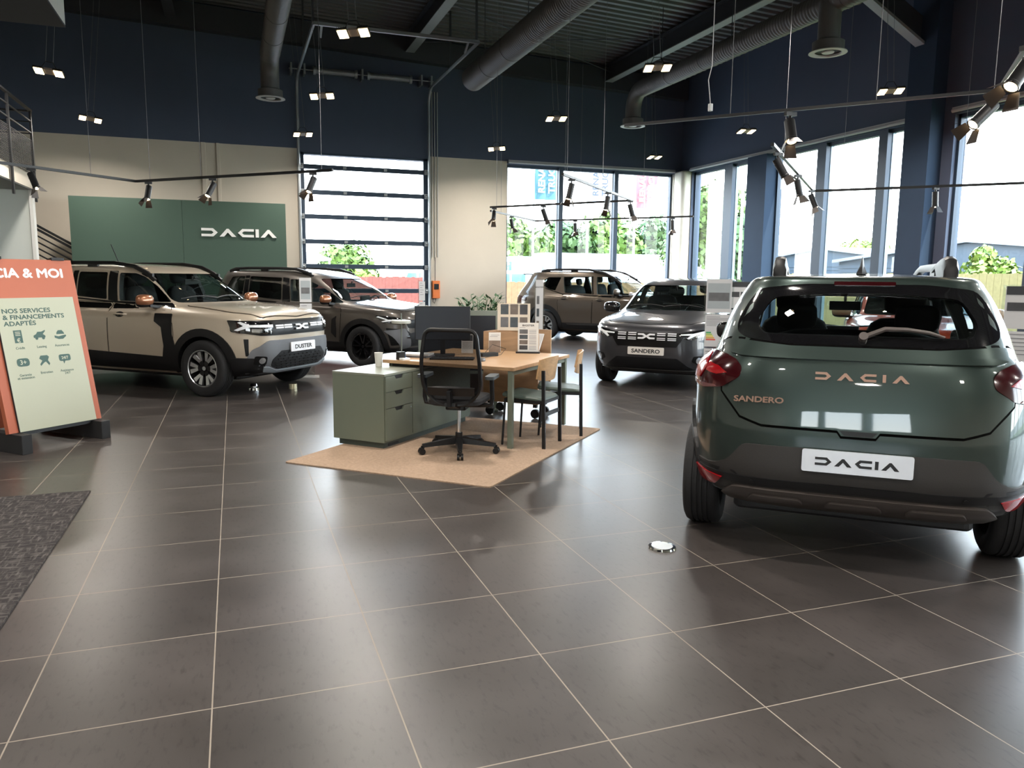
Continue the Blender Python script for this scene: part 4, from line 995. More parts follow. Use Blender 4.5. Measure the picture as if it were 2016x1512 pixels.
window('y', YF - .12, -7.9, -3.7, [(-6.6, -6.45), (-5.2, -5.05)], 1.5, 3.6, 1)
m = MB(); m.box((XR - .22, 15.72, 0), (XR + .25, 16.45, 4.46)); m.box((XR - .02, 1.2, 0), (XR + .25, 1.4, 4.46)); st(m.build('wall_right', mat('blue_grey_column')))
# pale rails over the windows
def rail(name, a, b, label):
    m = MB(); m.tube([a, b], .035, 10); m.bar((a[0], a[1], a[2] + .03), (b[0], b[1], b[2] + .03), .03, .05); return tag(m.build(name, mat('pale_rail', (.42, .42, .42), .4), None), label, 'rail')
rail('blind_rail', (12.08, 11.75, 4.50), (12.08, 19.2, 4.50), 'pale round blind rail over the windows beside the dark column')
rail('blind_rail', (12.08, 2.0, 4.50), (12.08, 10.78, 4.50), 'pale round blind rail over the widest window pane')
rail('blind_rail', (6.9, YB - .1, 4.50), (11.9, YB - .1, 4.50), 'pale round blind rail over the window behind the bronze SUV')

# ---------------------------------------------------------- glazed sectional door in the back wall
def sectional_door():
    x0, x1 = 1.57, 4.76; f = MB()
    f.box((x0, YB - .05, 0), (x0 + .13, YB + .10, 4.45)); f.box((x1 - .13, YB - .05, 0), (x1, YB + .10, 4.45)); f.box((x0, YB - .05, 4.40), (x1, YB + .10, 4.45))
    door = st(f.build('door_1', F_ALU))
    zs = [0.03] + [.535, 1.135, 1.735, 2.335, 2.935, 3.52, 4.12]
    for z in zs:
        r = MB(); r.rbox((x0 + .13, YB - .02, z - .055), (x1 - .13, YB + .05, z + .055), .012); o = r.build('door_rail', F_ALU, door)
        h = MB()
        for x in (x0 + 1.1, x0 + 2.1): h.box((x - .04, YB - .035, z - .03), (x + .04, YB - .02, z + .03))
        for x in (x0 + .06, x1 - .06): h.box((x - .05, YB - .085, z - .06), (x + .05, YB - .05, z + .06)); h.cyl((x - .03, YB - .10, z), (x + .03, YB - .10, z), .025, 10)
        h.build('hinge', mat('galvanised_steel', (.35, .37, .38), .4, .6), o)
    zz = zs + [4.42]
    for i in range(len(zz) - 1): lift('pane', WGLASS, door, [(x0 + .13, YB + .02, zz[i] + .05), (x1 - .13, YB + .02, zz[i] + .05), (x1 - .13, YB + .02, zz[i + 1] - .04), (x0 + .13, YB + .02, zz[i + 1] - .04)], [(0, 1, 2, 3)])
    # tracks: up the wall, bend, out over the hall
    G = mat('galvanised_steel')
    t = thing('door_track', 'galvanised lifting track frame bending from glazed door into the hall', 'track', (3.16, YB - .1, 4.4))
    inv = Matrix.Translation((-3.16, -(YB - .1), -4.4))
    for x in (x0 + .0, x1 + .0):
        m = MB(); P = [(x, YB - .14, 0.1), (x, YB - .14, 5.75)] + [(x, YB - .14 - .38 * (1 - math.cos(a)), 5.75 + .38 * math.sin(a)) for a in (math.radians(d) for d in (15, 30, 45, 60, 75, 90))] + [(x, 15.45, 6.13)]
        m.tube(P, .035, 6, M=inv, smooth=False); m.build('side_track', G, t)
    m = MB(); m.bar((x0, 15.45, 6.13), (x1, 15.45, 6.13), .06, .06, M=inv); m.build('end_bar', G, t)
    for x in (x0 + .15, x1 - .2): m = MB(); m.bar((x, 15.5, 6.13), (x - .0, 15.75, 5.98), .04, .04, M=inv); m.build('bumper_spring', G, t)
    for x, y in ((x0, 15.6), (x1, 15.6), (x1, 17.6), (x0, 17.6)): m = MB(); m.bar((x, y, 6.13), (x, y, ceil_z(x)), .04, .04, M=inv); m.build('hanger', C_BEAM, t)
    s = thing('door_spring', 'two grey torsion springs on a shaft above the glazed door', 'spring', (3.16, YB - .22, 6.3)); inv = Matrix.Translation((-3.16, -(YB - .22), -6.3))
    m = MB(); m.cyl((1.40, YB - .22, 6.3), (4.86, YB - .22, 6.3), .014, 8, M=inv); m.build('shaft', G, s)
    for a, b in ((1.98, 2.95), (3.25, 4.28)):
        m = MB(); m.cyl((a, YB - .22, 6.3), (b, YB - .22, 6.3), .065, 16, M=inv)
        for q in (a, b): m.cyl((q - .03, YB - .22, 6.3), (q + .03, YB - .22, 6.3), .10, 16, M=inv)
        k = int((b - a) / .02)
        for i in range(k): m.cyl((a + (i + .2) * .02, YB - .22, 6.3), (a + (i + .7) * .02, YB - .22, 6.3), .075, 12, M=inv)
        m.build('spring_coil', G, s)
    for q in (1.45, 1.75, 3.10, 4.55, 4.80): m = MB(); m.box((q - .02, YB - .30, 6.18), (q + .02, YB - .01, 6.42), M=inv); m.build('bracket', G, s)
sectional_door()
def wall_bits():
    m = MB()
    for x in (4.86, 4.93, 5.0): m.tube([(x, YB - .03, 2.0), (x, YB - .03, 6.1)], .012, 6)
    tag(m.build('wall_conduit', mat('pale_conduit', (.45, .45, .43), .5)), 'three thin grey conduits climbing the wall beside the glazed door', 'conduit')
    m = MB(); m.rbox((4.84, YB - .12, .95), (5.04, YB - .0, 1.40), .02); o = m.build('door_operator', mat('orange_plastic', (.75, .20, .05), .4)); tag(o, 'orange door control box on the wall beside the glazed door', 'control box')
    m = MB(); m.rbox((4.88, YB - .135, 1.18), (5.0, YB - .12, 1.32), .005); m.build('keypad', M_BLACKPL, o)
    m = MB(); m.tube([(4.94, YB - .08, .95), (4.90, YB - .08, .82), (4.86, YB - .06, .86), (4.88, YB - .05, 1.0)], .008, 6); m.tube([(4.92, YB - .05, 1.40), (4.93, YB - .03, 2.0)], .008, 6); m.build('cable', M_BLACKPL, o)
    m = MB(); m.rbox((-.60, YB - .04, 3.0), (-.50, YB, 4.53), .01); m.rbox((-.27, YB - .04, 3.0), (-.19, YB, 4.53), .01)
    tag(m.build('wall_duct', W_CREAM), 'pair of cream cable ducts rising above the green sign panel', 'cable duct')
    # green sign panel with its word mark
    m = MB(); m.box((-3.218, 18.85, 0), (-1.02, 18.95, 3.129)); m.box((-1.015, 18.85, 0), (1.18, 18.95, 3.129))
    o = m.build('green_sign', mat('green_panel', (.048, .088, .064), .6, nscale=2, noise_amt=.03)); tag(o, 'large dark green wall panel with white word mark', 'sign')
    m = MB(); mark_mb(m, 'DACIA', .181, frame((.167, 18.845, 2.444), (1, 0, 0), (0, 0, 1)), .03, .20); m.build('word_mark', mat('white_letters', (.80, .80, .78), .5), o)
wall_bits()

# ---------------------------------------------------------- gallery, stair and bulkhead on the left
M_RAIL = mat('black_railing', (.005, .005, .006), .55)
def gallery():
    m = MB(); m.box((XL, 6.5, 2.97), (-3.26, 16.1, 3.23)); m.cm = 1; m.box((XL + .02, 6.52, 2.955), (-3.28, 16.08, 2.97)); st(m.build('trim_2', [W_CREAM, mat('grey_soffit', (.28, .29, .27), .8)]))
    m = MB(); m.box((XL, 16.0, 0), (-3.30, 16.12, 2.955)); m.cm = 1; m.box((-3.335, 15.96, 0), (-3.28, 16.14, 2.955)); st(m.build('wall_partition', [W_WHITE, mat('white_corner_bead', (.75, .74, .70), .6)]))
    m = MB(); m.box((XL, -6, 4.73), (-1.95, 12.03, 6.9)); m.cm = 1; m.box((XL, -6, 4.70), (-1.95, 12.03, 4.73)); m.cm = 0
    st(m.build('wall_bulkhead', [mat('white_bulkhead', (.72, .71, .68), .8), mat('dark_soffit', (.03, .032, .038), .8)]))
    r = thing('balcony_railing', 'black steel balcony railing with mesh infill above the gallery edge', 'railing', (-3.2, 14, 3.2)); inv = Matrix.Translation((3.2, -14, -3.2))
    x = -3.22
    for y in (8.6, 10.2, 11.6, 13.0, 14.45, 15.95): m = MB(); m.box((x - .015, y - .035, 2.75), (x + .015, y + .035, 4.30), M=inv); m.build('post', M_RAIL, r)
    m = MB(); m.bar((x, 7, 4.30), (x, 16.0, 4.30), .05, .03, M=inv); m.bar((x, 16.0, 4.30), (-8, 16.0, 4.30), .05, .03, M=inv); m.build('handrail', M_RAIL, r)
    for z in (4.12, 3.92): m = MB(); m.bar((x, 7, z), (x, 16.0, z), .02, .02, M=inv); m.bar((x, 16.0, z), (-8, 16.0, z), .02, .02, M=inv); m.build('rail_bar', M_RAIL, r)
    m = MB()
    for k in range(22): z = 3.22 + k * .027; m.bar((x, 7, z), (x, 16, z), .006, .010, M=inv)
    for k in range(120): y = 7.05 + k * .075; m.bar((x, y, 3.2), (x, y, 3.80), .006, .006, M=inv)
    m.build('mesh_infill', M_RAIL, r)
    for y in (16.0,): m = MB(); m.box((-5.0, y - .015, 3.2), (-4.94, y + .015, 4.3), M=inv); m.build('post', M_BLACKPL, r)
    # stair flight behind the partition
    s = thing('staircase', 'cream staircase with black parallel rails descending behind the green panel', 'stairs', (-4.5, 19, 0)); inv = Matrix.Translation((4.5, -19, 0)); sl = -.60
    z = lambda x: 2.36 + sl * (x + 3.9)
    m = MB(); n = 12
    for k in range(n + 2):
        xa = -6.3 + k * .27; m.box((xa, 19.12, 0), (xa + .27, 19.72, z(xa) - 1.05), M=inv)
    m.build('steps', W_CREAM, s)
    for dz, w_ in ((.16, .05), (.08, .05), (-.06, .03), (-.19, .03), (-.32, .03), (-.45, .03), (-.58, .03)):
        m = MB(); m.bar((-6.3, 19.05, z(-6.3) + dz), (-2.4, 19.05, z(-2.4) + dz), .03, w_, M=inv); m.build('stair_rail', M_RAIL, s)
    for xx in (-6.2, -4.9, -2.5): m = MB(); m.box((xx - .02, 19.03, max(0, z(xx) - 1.3)), (xx + .02, 19.07, z(xx) + .15), M=inv); m.build('baluster_post', M_BLACKPL, s)
gallery()
# ================================================================== OFFICE ISLAND (turned 45 degrees to the tiles)
M_SAGE = mat('sage_green_laminate', (.15, .172, .130), .5, nscale=8, noise_amt=.03)
M_SAGETOP = mat('sage_top', (.22, .235, .185), .42, nscale=8, noise_amt=.03)
M_OAK = None
def wood(name, col, scale=3.0, rough=.38):
    if name in MATS: return MATS[name]
    m = mat(name, col, rough, noise_amt=0); t = m.node_tree; b = t.nodes['Principled BSDF']; N = t.nodes.new; L = t.links.new
    co = N('ShaderNodeTexCoord'); mp = N('ShaderNodeMapping'); mp.inputs['Scale'].default_value = (scale * 14, scale, scale * 4); L(co.outputs['Object'], mp.inputs[0])
    n = N('ShaderNodeTexNoise'); n.inputs['Scale'].default_value = 1.5; n.inputs['Detail'].default_value = 5; n.inputs['Distortion'].default_value = 1.2; L(mp.outputs[0], n.inputs['Vector'])
    r = N('ShaderNodeValToRGB'); r.color_ramp.elements[0].position = .3; r.color_ramp.elements[0].color = (*[c * .78 for c in col], 1); r.color_ramp.elements[1].position = .7; r.color_ramp.elements[1].color = (*[min(c * 1.12, 1) for c in col], 1)
    L(n.outputs['Fac'], r.inputs[0]); L(r.outputs[0], b.inputs['Base Color']); return m
M_OAK = wood('honey_oak', (.47, .29, .155)); M_PLY = wood('pale_oak_veneer', (.56, .34, .17)); M_TROL = wood('trolley_veneer', (.45, .29, .17), 1.5, .5)
P0 = Vector((1.194, 6.65, 0)); A45 = math.radians(45)
def isl(u, y, z=0): return (P0.x + (u - y) * .70711, P0.y + (u + y) * .70711, z)
def carpet(name, col, scale=60, dark=.6):
    m = mat(name, col, .95, nscale=scale, noise_amt=.35, bump=.5); return m
def rug():
    m = MB(); R_ = [(.336, 6.447), (1.702, 5.206), (3.456, 6.965), (2.09, 8.206)]; m.prism(rnd(R_, .03, 2), .0, .009)
    tag(m.build('area_rug', carpet('camel_carpet', (.37, .26, .18), 55)), 'camel coloured rug under the desk and office chair', 'rug')
    m = MB(); m.box((-2.7, 4.62, 0), (-1.003, 5.97, .010)); m.box((-2.7, 3.25, 0), (-1.003, 4.615, .010)); m.box((-2.7, 1.9, 0), (-1.003, 3.245, .010))
    tx = mat('charcoal_entrance_mat', (.055, .045, .042), .95, noise_amt=0); t = tx.node_tree; N = t.nodes.new; L = t.links.new; b = t.nodes['Principled BSDF']
    co = N('ShaderNodeTexCoord'); v1 = N('ShaderNodeMapping'); v1.inputs['Scale'].default_value = (10, 60, 1); L(co.outputs['Object'], v1.inputs[0]); n1 = N('ShaderNodeTexNoise'); n1.inputs['Scale'].default_value = 1; n1.inputs['Detail'].default_value = 3; L(v1.outputs[0], n1.inputs['Vector'])
    v2 = N('ShaderNodeMapping'); v2.inputs['Scale'].default_value = (60, 10, 1); L(co.outputs['Object'], v2.inputs[0]); n2 = N('ShaderNodeTexNoise'); n2.inputs['Scale'].default_value = 1; n2.inputs['Detail'].default_value = 3; L(v2.outputs[0], n2.inputs['Vector'])
    mx = N('ShaderNodeMath'); mx.operation = 'MAXIMUM'; L(n1.outputs['Fac'], mx.inputs[0]); L(n2.outputs['Fac'], mx.inputs[1])
    r = N('ShaderNodeValToRGB'); r.color_ramp.elements[0].position = .50; r.color_ramp.elements[0].color = (.018, .014, .014, 1); r.color_ramp.elements[1].position = .72; r.color_ramp.elements[1].color = (.11, .098, .09, 1); L(mx.outputs[0], r.inputs[0]); L(r.outputs[0], b.inputs['Base Color'])
    tag(m.build('entrance_mat', tx), 'charcoal flecked entrance mat on the tiles before the sign stand', 'mat')
rug()
def credenza():
    t = thing('credenza', 'sage green low cabinet with three drawers beside the desk', 'cabinet', (P0.x, P0.y, .009), A45); W_, D_, H_ = 1.56, .55, .665
    m = MB(); m.box((.0, .0, .055), (W_, D_, H_ - .018)); m.build('cabinet_body', M_SAGE, t)
    m = MB(); m.box((-.003, -.012, H_ - .018), (W_ + .003, D_, H_)); m.build('cabinet_top', M_SAGETOP, t)
    m = MB(); m.box((.03, .03, .0), (W_ - .03, D_ - .04, .055)); m.build('plinth', mat('dark_green_plinth', (.05, .065, .055), .6), t)
    m = MB(); m.box((.10, .025, .009), (.26, .035, .03)); m.build('plinth_slot', M_DARK, t)
    zs = [(.075, .355), (.36, .50), (.505, .64)]; x0, x1 = .012, .43
    for za, zb in zs:
        c = (x0 + x1) / 2; m = MB()
        pol = [(x0, za), (x1, za), (x1, zb), (c + .075, zb), (c + .05, zb - .032), (c - .05, zb - .032), (c - .075, zb), (x0, zb)]
        n = len(pol); v = [(x, -.016, z) for x, z in pol] + [(x, -.001, z) for x, z in pol]
        m.add(v, [list(range(n)), list(range(n, 2 * n))[::-1]] + [(i, n + i, n + (i + 1) % n, (i + 1) % n) for i in range(n)]); d = m.build('drawer', M_SAGE, t)
        h = MB(); h.prism([(c - .075, zb), (c - .05, zb - .032), (c + .05, zb - .032), (c + .075, zb)], 0, .001, Matrix(((1, 0, 0, 0), (0, 0, -1, -.002), (0, 1, 0, 0), (0, 0, 0, 1)))); h.build('finger_pull', M_DARK, d)
    m = MB(); m.cyl((.40, -.016, .325), (.40, -.021, .325), .008, 12); m.build('lock', M_CHROME, t)
    m = MB(); m.box((.44, -.016, .075), (W_ - .012, -.001, .64)); m.build('door', M_SAGE, t)
credenza()
def desk():
    t = thing('desk', 'oak topped desk with sage green square legs on the rug', 'desk', isl(0, 0), A45)
    m = MB(); m.rbox((.53, -1.0, .705), (1.88, .38, .738), .008); m.build('desktop', M_OAK, t)
    for x, y in ((.56, -.96), (1.83, -.96), (1.83, .33)): m = MB(); m.rbox((x - .0225, y - .0225, .009), (x + .0225, y + .0225, .705), .004); m.build('leg', M_SAGE, t)
    m = MB(); m.box((.58, -.975, .665), (1.81, -.945, .704)); m.box((.58, .30, .668), (1.81, .33, .704)); m.box((1.815, -.94, .665), (1.845, .31, .704)); m.build('desk_frame', M_SAGE, t)
    m = MB(); m.rbox((.58, .04, .666), (.98, .34, .704), .01); m.build('cabinet_mount', M_BLACKPL, t)
desk()
M_MESH = bpy.data.materials.new('chair_mesh_fabric'); M_MESH.use_nodes = True
def _mesh():
    t = M_MESH.node_tree; t.nodes.clear(); N = t.nodes.new; L = t.links.new; o = N('ShaderNodeOutputMaterial'); mx = N('ShaderNodeMixShader'); tr = N('ShaderNodeBsdfTransparent'); d = N('ShaderNodeBsdfDiffuse'); d.inputs[0].default_value = (.007, .007, .008, 1)
    co = N('ShaderNodeTexCoord'); w_ = N('ShaderNodeTexNoise'); w_.inputs['Scale'].default_value = 300; L(co.outputs['Object'], w_.inputs['Vector']); mr = N('ShaderNodeMapRange'); mr.inputs['To Min'].default_value = .58; mr.inputs['To Max'].default_value = .90; L(w_.outputs['Fac'], mr.inputs[0])
    L(mr.outputs[0], mx.inputs[0]); L(tr.outputs[0], mx.inputs[1]); L(d.outputs[0], mx.inputs[2]); L(mx.outputs[0], o.inputs[0])
_mesh()
def office_chair():
    t = thing('office_chair', 'black mesh back office swivel chair with five castors', 'chair', (1.80, 6.39, .009), math.radians(90 - 30))     # x = forward
    B_ = M_BLACKPL
    for k in range(5):
        a = math.radians(196 + 72 * k); c, s = math.cos(a), math.sin(a); m = MB()
        m.loft([[tuple(Vector((c * r, s * r, z)) + Vector((-s, c, 0)) * w_ * q + Vector((0, 0, h * e))) for q, e in ((-1, 0), (1, 0), (.8, 1), (-.8, 1))] for r, z, w_, h in ((.03, .075, .034, .055), (.17, .07, .027, .042), (.33, .062, .018, .028))], True, True, False)
        m.build('base_arm', B_, t)
        m = MB(); q = Vector((c * .337, s * .337, 0)); m.cyl(q + Vector((0, 0, .03)), q + Vector((0, 0, .075)), .008, 8)
        for d in (-.016, .016): n_ = Vector((-s, c, 0)); m.cyl(q + n_ * (d - .010) + Vector((0, 0, .027)), q + n_ * (d + .010) + Vector((0, 0, .027)), .027, 18)
        m.tube([q + Vector((0, 0, .05)), q + Vector((0, 0, .058))], .024, 12); m.build('castor', B_, t)
    m = MB(); m.cyl((0, 0, .06), (0, 0, .17), .032, 16); m.build('base_hub', B_, t)
    m = MB(); m.cyl((0, 0, .17), (0, 0, .40), .015, 14); m.build('gas_lift', M_CHROME, t)
    m = MB(); m.rbox((-.13, -.09, .385), (.12, .09, .43), .03); m.tube([(.02, -.09, .40), (.03, -.26, .405)], .010, 8); m.rbox((.0, -.30, .39), (.06, -.24, .42), .01); m.build('tilt_mechanism', B_, t)
    m = MB(); m.loft([[(x * k, y * k, z) for x, y in rnd([(-.23, -.23), (.25, -.25), (.25, .25), (-.23, .23)], .10, 5)] for k, z in ((.86, .43), (.98, .445), (1.0, .475), (.95, .495), (.6, .503))], True, True, True); m.build('seat', mat('charcoal_seat_fabric', (.016, .016, .018), .9, nscale=120, bump=.3), t)
    # back: outline leans away
    def bp(y, z): # curved back surface, y sideways, z height
        tt = (z - .50) / .58; return (-.24 - .08 * tt + .05 * math.sin(tt * PI) * -1 + .10 * (y / .24) ** 2 * .4, y, z)
    out = rnd([(-.215, 1.08), (.215, 1.08), (.25, .80), (.245, .58), (.13, .445), (-.13, .445), (-.245, .58), (-.25, .80)], .07, 5)
    m = MB(); P = [bp(y, z) for y, z in _resample(out, .05)]; m.tube(P + [P[0], P[1]], .017, 8, False); m.build('back_frame', B_, t)
    V2 = [Vector(p) for p in _resample(out, .05)]; nb = len(V2)
    def ins(x, y):
        c = False; j = nb - 1
        for i in range(nb):
            if (V2[i].y > y) != (V2[j].y > y) and x < (V2[j].x - V2[i].x) * (y - V2[i].y) / (V2[j].y - V2[i].y) + V2[i].x: c = not c
            j = i
        return c
    G_ = [Vector((-.24 + .04 * i, .46 + .04 * j)) for i in range(13) for j in range(16)]
    r = delaunay_2d_cdt(V2 + [g for g in G_ if ins(g.x, g.y) and min((g - p).length for p in V2) > .02], [(i, (i + 1) % nb) for i in range(nb)], [], 1, 1e-6)
    ff = [list(f) for f in r[2] if ins(*(sum((r[0][i] for i in f), Vector((0, 0))) / 3))]
    lift('mesh_back', M_MESH, t, [bp(p.x, p.y) for p in r[0]], ff, smooth=True)
    m = MB(); m.loft([[bp(y, .565 + .015 * math.sin(k / 8 * PI) + dz) for dz in (-.035, .035)] + [tuple(Vector(bp(y, .565 + dz)) + Vector((-.03, 0, 0))) for dz in (.035, -.035)] for k, y in enumerate([-.20 + .05 * i for i in range(9)])], True, True, True); m.build('lumbar_bar', B_, t)
    m = MB(); m.bar((-.12, 0, .41), (-.30, 0, .46), .09, .03); m.bar((-.30, 0, .45), (-.31, 0, .58), .09, .03); m.build('back_support', B_, t)
    for s in (-1, 1):
        m = MB(); m.tube([(-.02, s * .20, .42), (-.02, s * .29, .43), (-.02, s * .30, .48), (-.03, s * .295, .66)], .020, 8); m.build('arm_post', B_, t)
        m = MB(); m.loft([[(x * 1.0 - .01, s * .295 + y, z) for x, y in rnd([(-.13, -.042), (.13, -.042), (.13, .042), (-.13, .042)], .035, 4)] for z in (.655, .668, .682)], True, True, True); m.build('armrest', mat('grey_arm_pad', (.07, .08, .085), .5), t)
office_chair()
def visitor_chair():
    t = thing('visitor_chair', '', 'chair', (0, 0, 0), 0, 'wooden backed visitor chairs at the desk')   # x = forward
    for s in (-1, 1):
        m = MB(); m.tube([(.20, s * .195, 0), (.175, s * .19, .43)], .011, 8); m.build('leg', M_BLACKPL, t)
        m = MB(); m.bar((-.21, s * .19, 0), (-.195, s * .19, .70), .030, .018, up=(0, 1, 0)); m.build('leg', M_BLACKPL, t)
        m = MB(); m.bar((.175, s * .19, .415), (-.20, s * .19, .415), .02, .03); m.build('side_rail', M_BLACKPL, t)
    m = MB(); m.bar((-.195, -.19, .30), (-.195, .19, .30), .016, .035); m.bar((.17, -.19, .415), (.17, .19, .415), .02, .03); m.bar((-.19, -.19, .415), (-.19, .19, .415), .02, .03); m.build('stretcher', mat('grey_steel_stretcher', (.06, .065, .07), .5), t)
    m = MB(); m.loft([[(x * k, y * k, z - .02 * max(0, -x / .2) ** 2 + .012 * max(0, x / .2) ** 2) for x, y in rnd([(-.20, -.20), (.22, -.205), (.22, .205), (-.20, .20)], .07, 5)] for k, z in ((.90, .43), (1.0, .437), (1.0, .452), (.93, .468), (.6, .472))], True, True, True)
    m.build('seat', mat('sage_leather', (.060, .085, .070), .5, nscale=30), t)
    m = MB(); rings = []
    for i in range(11):
        y = -.215 + .043 * i; c = .045 * (y / .215) ** 2
        h0 = .595 + .03 * abs(y / .215) ** 3; h1 = .815 - .02 * abs(y / .215) ** 3
        rings.append([(-.178 + c, y, h0), (-.190 + c, y, h0), (-.222 + c, y, h1), (-.210 + c, y, h1)])
    m.loft(rings, True, True, True); m.build('backrest', M_PLY, t)
    return t
vc = visitor_chair(); vc.location = (2.53, 6.535, .009); vc.rotation_euler = (0, 0, math.radians(135)); vc['label'] = 'wooden backed visitor chair beside the near desk leg'
v2 = copy_tree(vc); v2.location = (2.985, 6.93, .009); v2.rotation_euler = (0, 0, math.radians(156)); v2['label'] = 'wooden backed visitor chair turned edge on at the far desk leg'
DZ = .738
def facing(px_az, R_, z): a = math.radians(px_az); return (R_ * math.sin(a), R_ * math.cos(a), z)
def desk_things():
    # monitor
    t = thing('monitor', 'switched off dark computer monitor above the desk', 'monitor', (1.945, 7.50, DZ), math.radians(-16))
    m = MB(); m.rbox((-.275, -.012, .155), (.275, .020, .49), .006); m.build('monitor_case', M_BLACKPL, t)
    m = MB(); m.box((-.268, -.0145, .165), (.268, -.0125, .483)); m.build('screen', mat('dark_blue_screen', (.010, .014, .022), .45, noise_amt=.02), t)
    m = MB(); m.rbox((-.12, -.09, 0), (.12, .10, .012), .02); m.bar((0, .04, .012), (0, .035, .30), .05, .02, up=(0, 1, 0)); m.build('monitor_stand', M_BLACKPL, t)
    # lamp
    x, y, _ = isl(.68, .26); t = thing('desk_lamp', 'slim pole desk lamp with flat round head', 'lamp', (x, y, DZ))
    m = MB(); m.lathe([(.001, 0), (.055, 0), (.055, .010), (.012, .014)], 24); m.build('base', mat('dark_green_metal', (.13, .15, .13), .4), t)
    m = MB(); m.cyl((0, 0, .01), (0, 0, .43), .0065, 10); m.build('pole', mat('dark_green_metal'), t)
    m = MB(); m.lathe([(.001, .335), (.085, .335), (.092, .342), (.092, .360), (.085, .366), (.001, .368)], 32); m.build('lamp_head', mat('grey_green_head', (.42, .44, .40), .4), t)
    t = thing('pen_cup', 'small black and blue box holding pens at the lamp pole', 'pen holder', (x - .03, y - .10, DZ), .3)
    m = MB(); m.rbox((-.035, -.03, 0), (.035, .03, .075), .006); m.build('cup', M_BLACKPL, t); m = MB(); m.box((.0355, -.028, .01), (.038, .028, .07)); m.build('blue_side', mat('blue_plastic', (.03, .12, .35), .4), t)
    # cup on the cabinet
    t = thing('paper_cup', 'white paper cup standing on the sage cabinet', 'cup', isl(.50, .40, .674))
    m = MB(); m.lathe([(.001, 0), (.029, 0), (.030, .003), (.040, .128), (.042, .130), (.0385, .130), (.0285, .01), (.001, .01)], 28); o = m.build('cup_body', mat('white_paper_cup', (.72, .70, .66), .6), t)
    # pad of paper, book pile, cables
    t = isl(.575, .16, DZ); m = MB(); m.rbox((-.04, -.03, 0), (.05, .035, .02), .015, M=Matrix.Translation(t) @ Matrix.Rotation(.5, 4, 'Z')); tag(m.build('tape_dispenser', mat('white_plastic', (.75, .75, .73), .4)), 'low white dispenser at the desk corner above the cabinet', 'dispenser')
    x, y, _ = isl(.90, .22)
    for i, (dz, c, a, lab) in enumerate(((0, (.10, .10, .11), .1, 'black closed folder at the bottom of the small desk pile'), (.018, (.62, .62, .60), .25, 'white booklet on top of the black folder'))):
        m = MB(); m.rbox((-.10, -.14, dz), (.10, .14, dz + .017), .004, M=Matrix.Translation((x, y, DZ)) @ Matrix.Rotation(A45 + a, 4, 'Z')); tag(m.build('folder' if i == 0 else 'booklet', mat('folder_col_%d' % i, c, .5)), lab, 'folder' if i == 0 else 'booklet')
    m = MB(); m.rbox((-.21, -.07, 0), (.21, .07, .018), .012, M=Matrix.Translation((1.94, 7.12, DZ)) @ Matrix.Rotation(math.radians(-22), 4, 'Z'))
    k = m.build('keyboard', M_BLACKPL); tag(k, 'black keyboard on the oak desk behind the mesh chair', 'keyboard')
    kk = MB()
    for r_ in range(4):
        for c_ in range(13): kk.box((-.195 + c_ * .030, -.058 + r_ * .029, .018), (-.195 + c_ * .030 + .025, -.058 + r_ * .029 + .024, .022), M=Matrix.Translation((1.94, 7.12, DZ)) @ Matrix.Rotation(math.radians(-22), 4, 'Z'))
    kk.build('keys', mat('dark_keys', (.02, .02, .022), .5), k)
    t = thing('computer_mouse', 'grey computer mouse on the oak desk', 'mouse', (2.17, 6.90, DZ), math.radians(60)); m = MB()
    m.loft([[(.055 * k * math.cos(a), .032 * k * math.sin(a), z) for a in (2 * PI * i / 20 for i in range(20))] for k, z in ((.95, 0), (1, .010), (.85, .024), (.5, .032), (.05, .034))], True, True, True); m.build('mouse_shell', mat('grey_mouse', (.10, .10, .10), .35), t)
    t = (2.35, 7.2, DZ); m = MB(); m.tube([(2.19, 6.95, DZ + .005), (2.28, 7.15, DZ + .006), (2.52, 7.38, DZ + .006), (2.62, 7.52, DZ + .05), (2.50, 7.60, DZ + .09), (2.40, 7.52, DZ + .02)], .0028, 5); tag(m.build('cable', M_BLACKPL), 'thin black cable looping across the oak desk', 'cable')
    m = MB(); m.rbox((-.10, -.05, 0), (.10, .05, .035), .01, M=Matrix.Translation((2.36, 7.32, DZ)) @ Matrix.Rotation(.3, 4, 'Z')); tag(m.build('card_reader', M_BLACKPL), 'black card terminal lying between mouse and leaflet holder', 'card reader')
    PHOTO = [mat('photo_print_%d' % i, c, .5, nscale=14, noise_amt=.5) for i, c in enumerate(((.13, .13, .135), (.06, .075, .085), (.16, .13, .11), (.05, .05, .055), (.24, .18, .14)))]
    def leaflet(name, label, x, y, rz, w_, h, lines, photos, lean=.18, base=None, cat='leaflet', title=None, z=DZ, body=(.74, .73, .70)):
        t = thing(name, label, cat, (x, y, z), rz); M_ = Matrix.Rotation(-lean, 4, 'X'); m = MB(); m.box((-w_ / 2, -.004, .004), (w_ / 2, .002, h), M=M_); o = m.build('card', mat('leaflet_card_%.2f' % body[2], body, .45), t)
        for i, (a, b, c, d, k) in enumerate(photos): m = MB(); m.box((a, -.0055, b), (c, -.0045, d), M=M_); m.build('printed_photo', PHOTO[k % 5], o)
        if lines:
            m = MB()
            for a, b, c in lines: m.box((a, -.0055, b), (c, -.0045, b + .004), M=M_)
            m.build('printed_text', mat('grey_print', (.25, .25, .27), .6), o)
        if title: m = MB(); text_mb(m, title[0], title[1], M_ @ frame((0, -.005, title[2]), (1, 0, 0), (0, 0, 1)), 1.3, .001, bold=.0006); m.build('title_lettering', M_INK, o)
        if base: m = MB(); m.rbox((-base / 2, -.05, 0), (base / 2, .05, .016), .005); m.build('foot', M_BLACKPL, t)
        return t
    ph = [(-.09, h_, -.005, h_ + .045, i) for i, h_ in enumerate((.20, .145, .09, .035))]
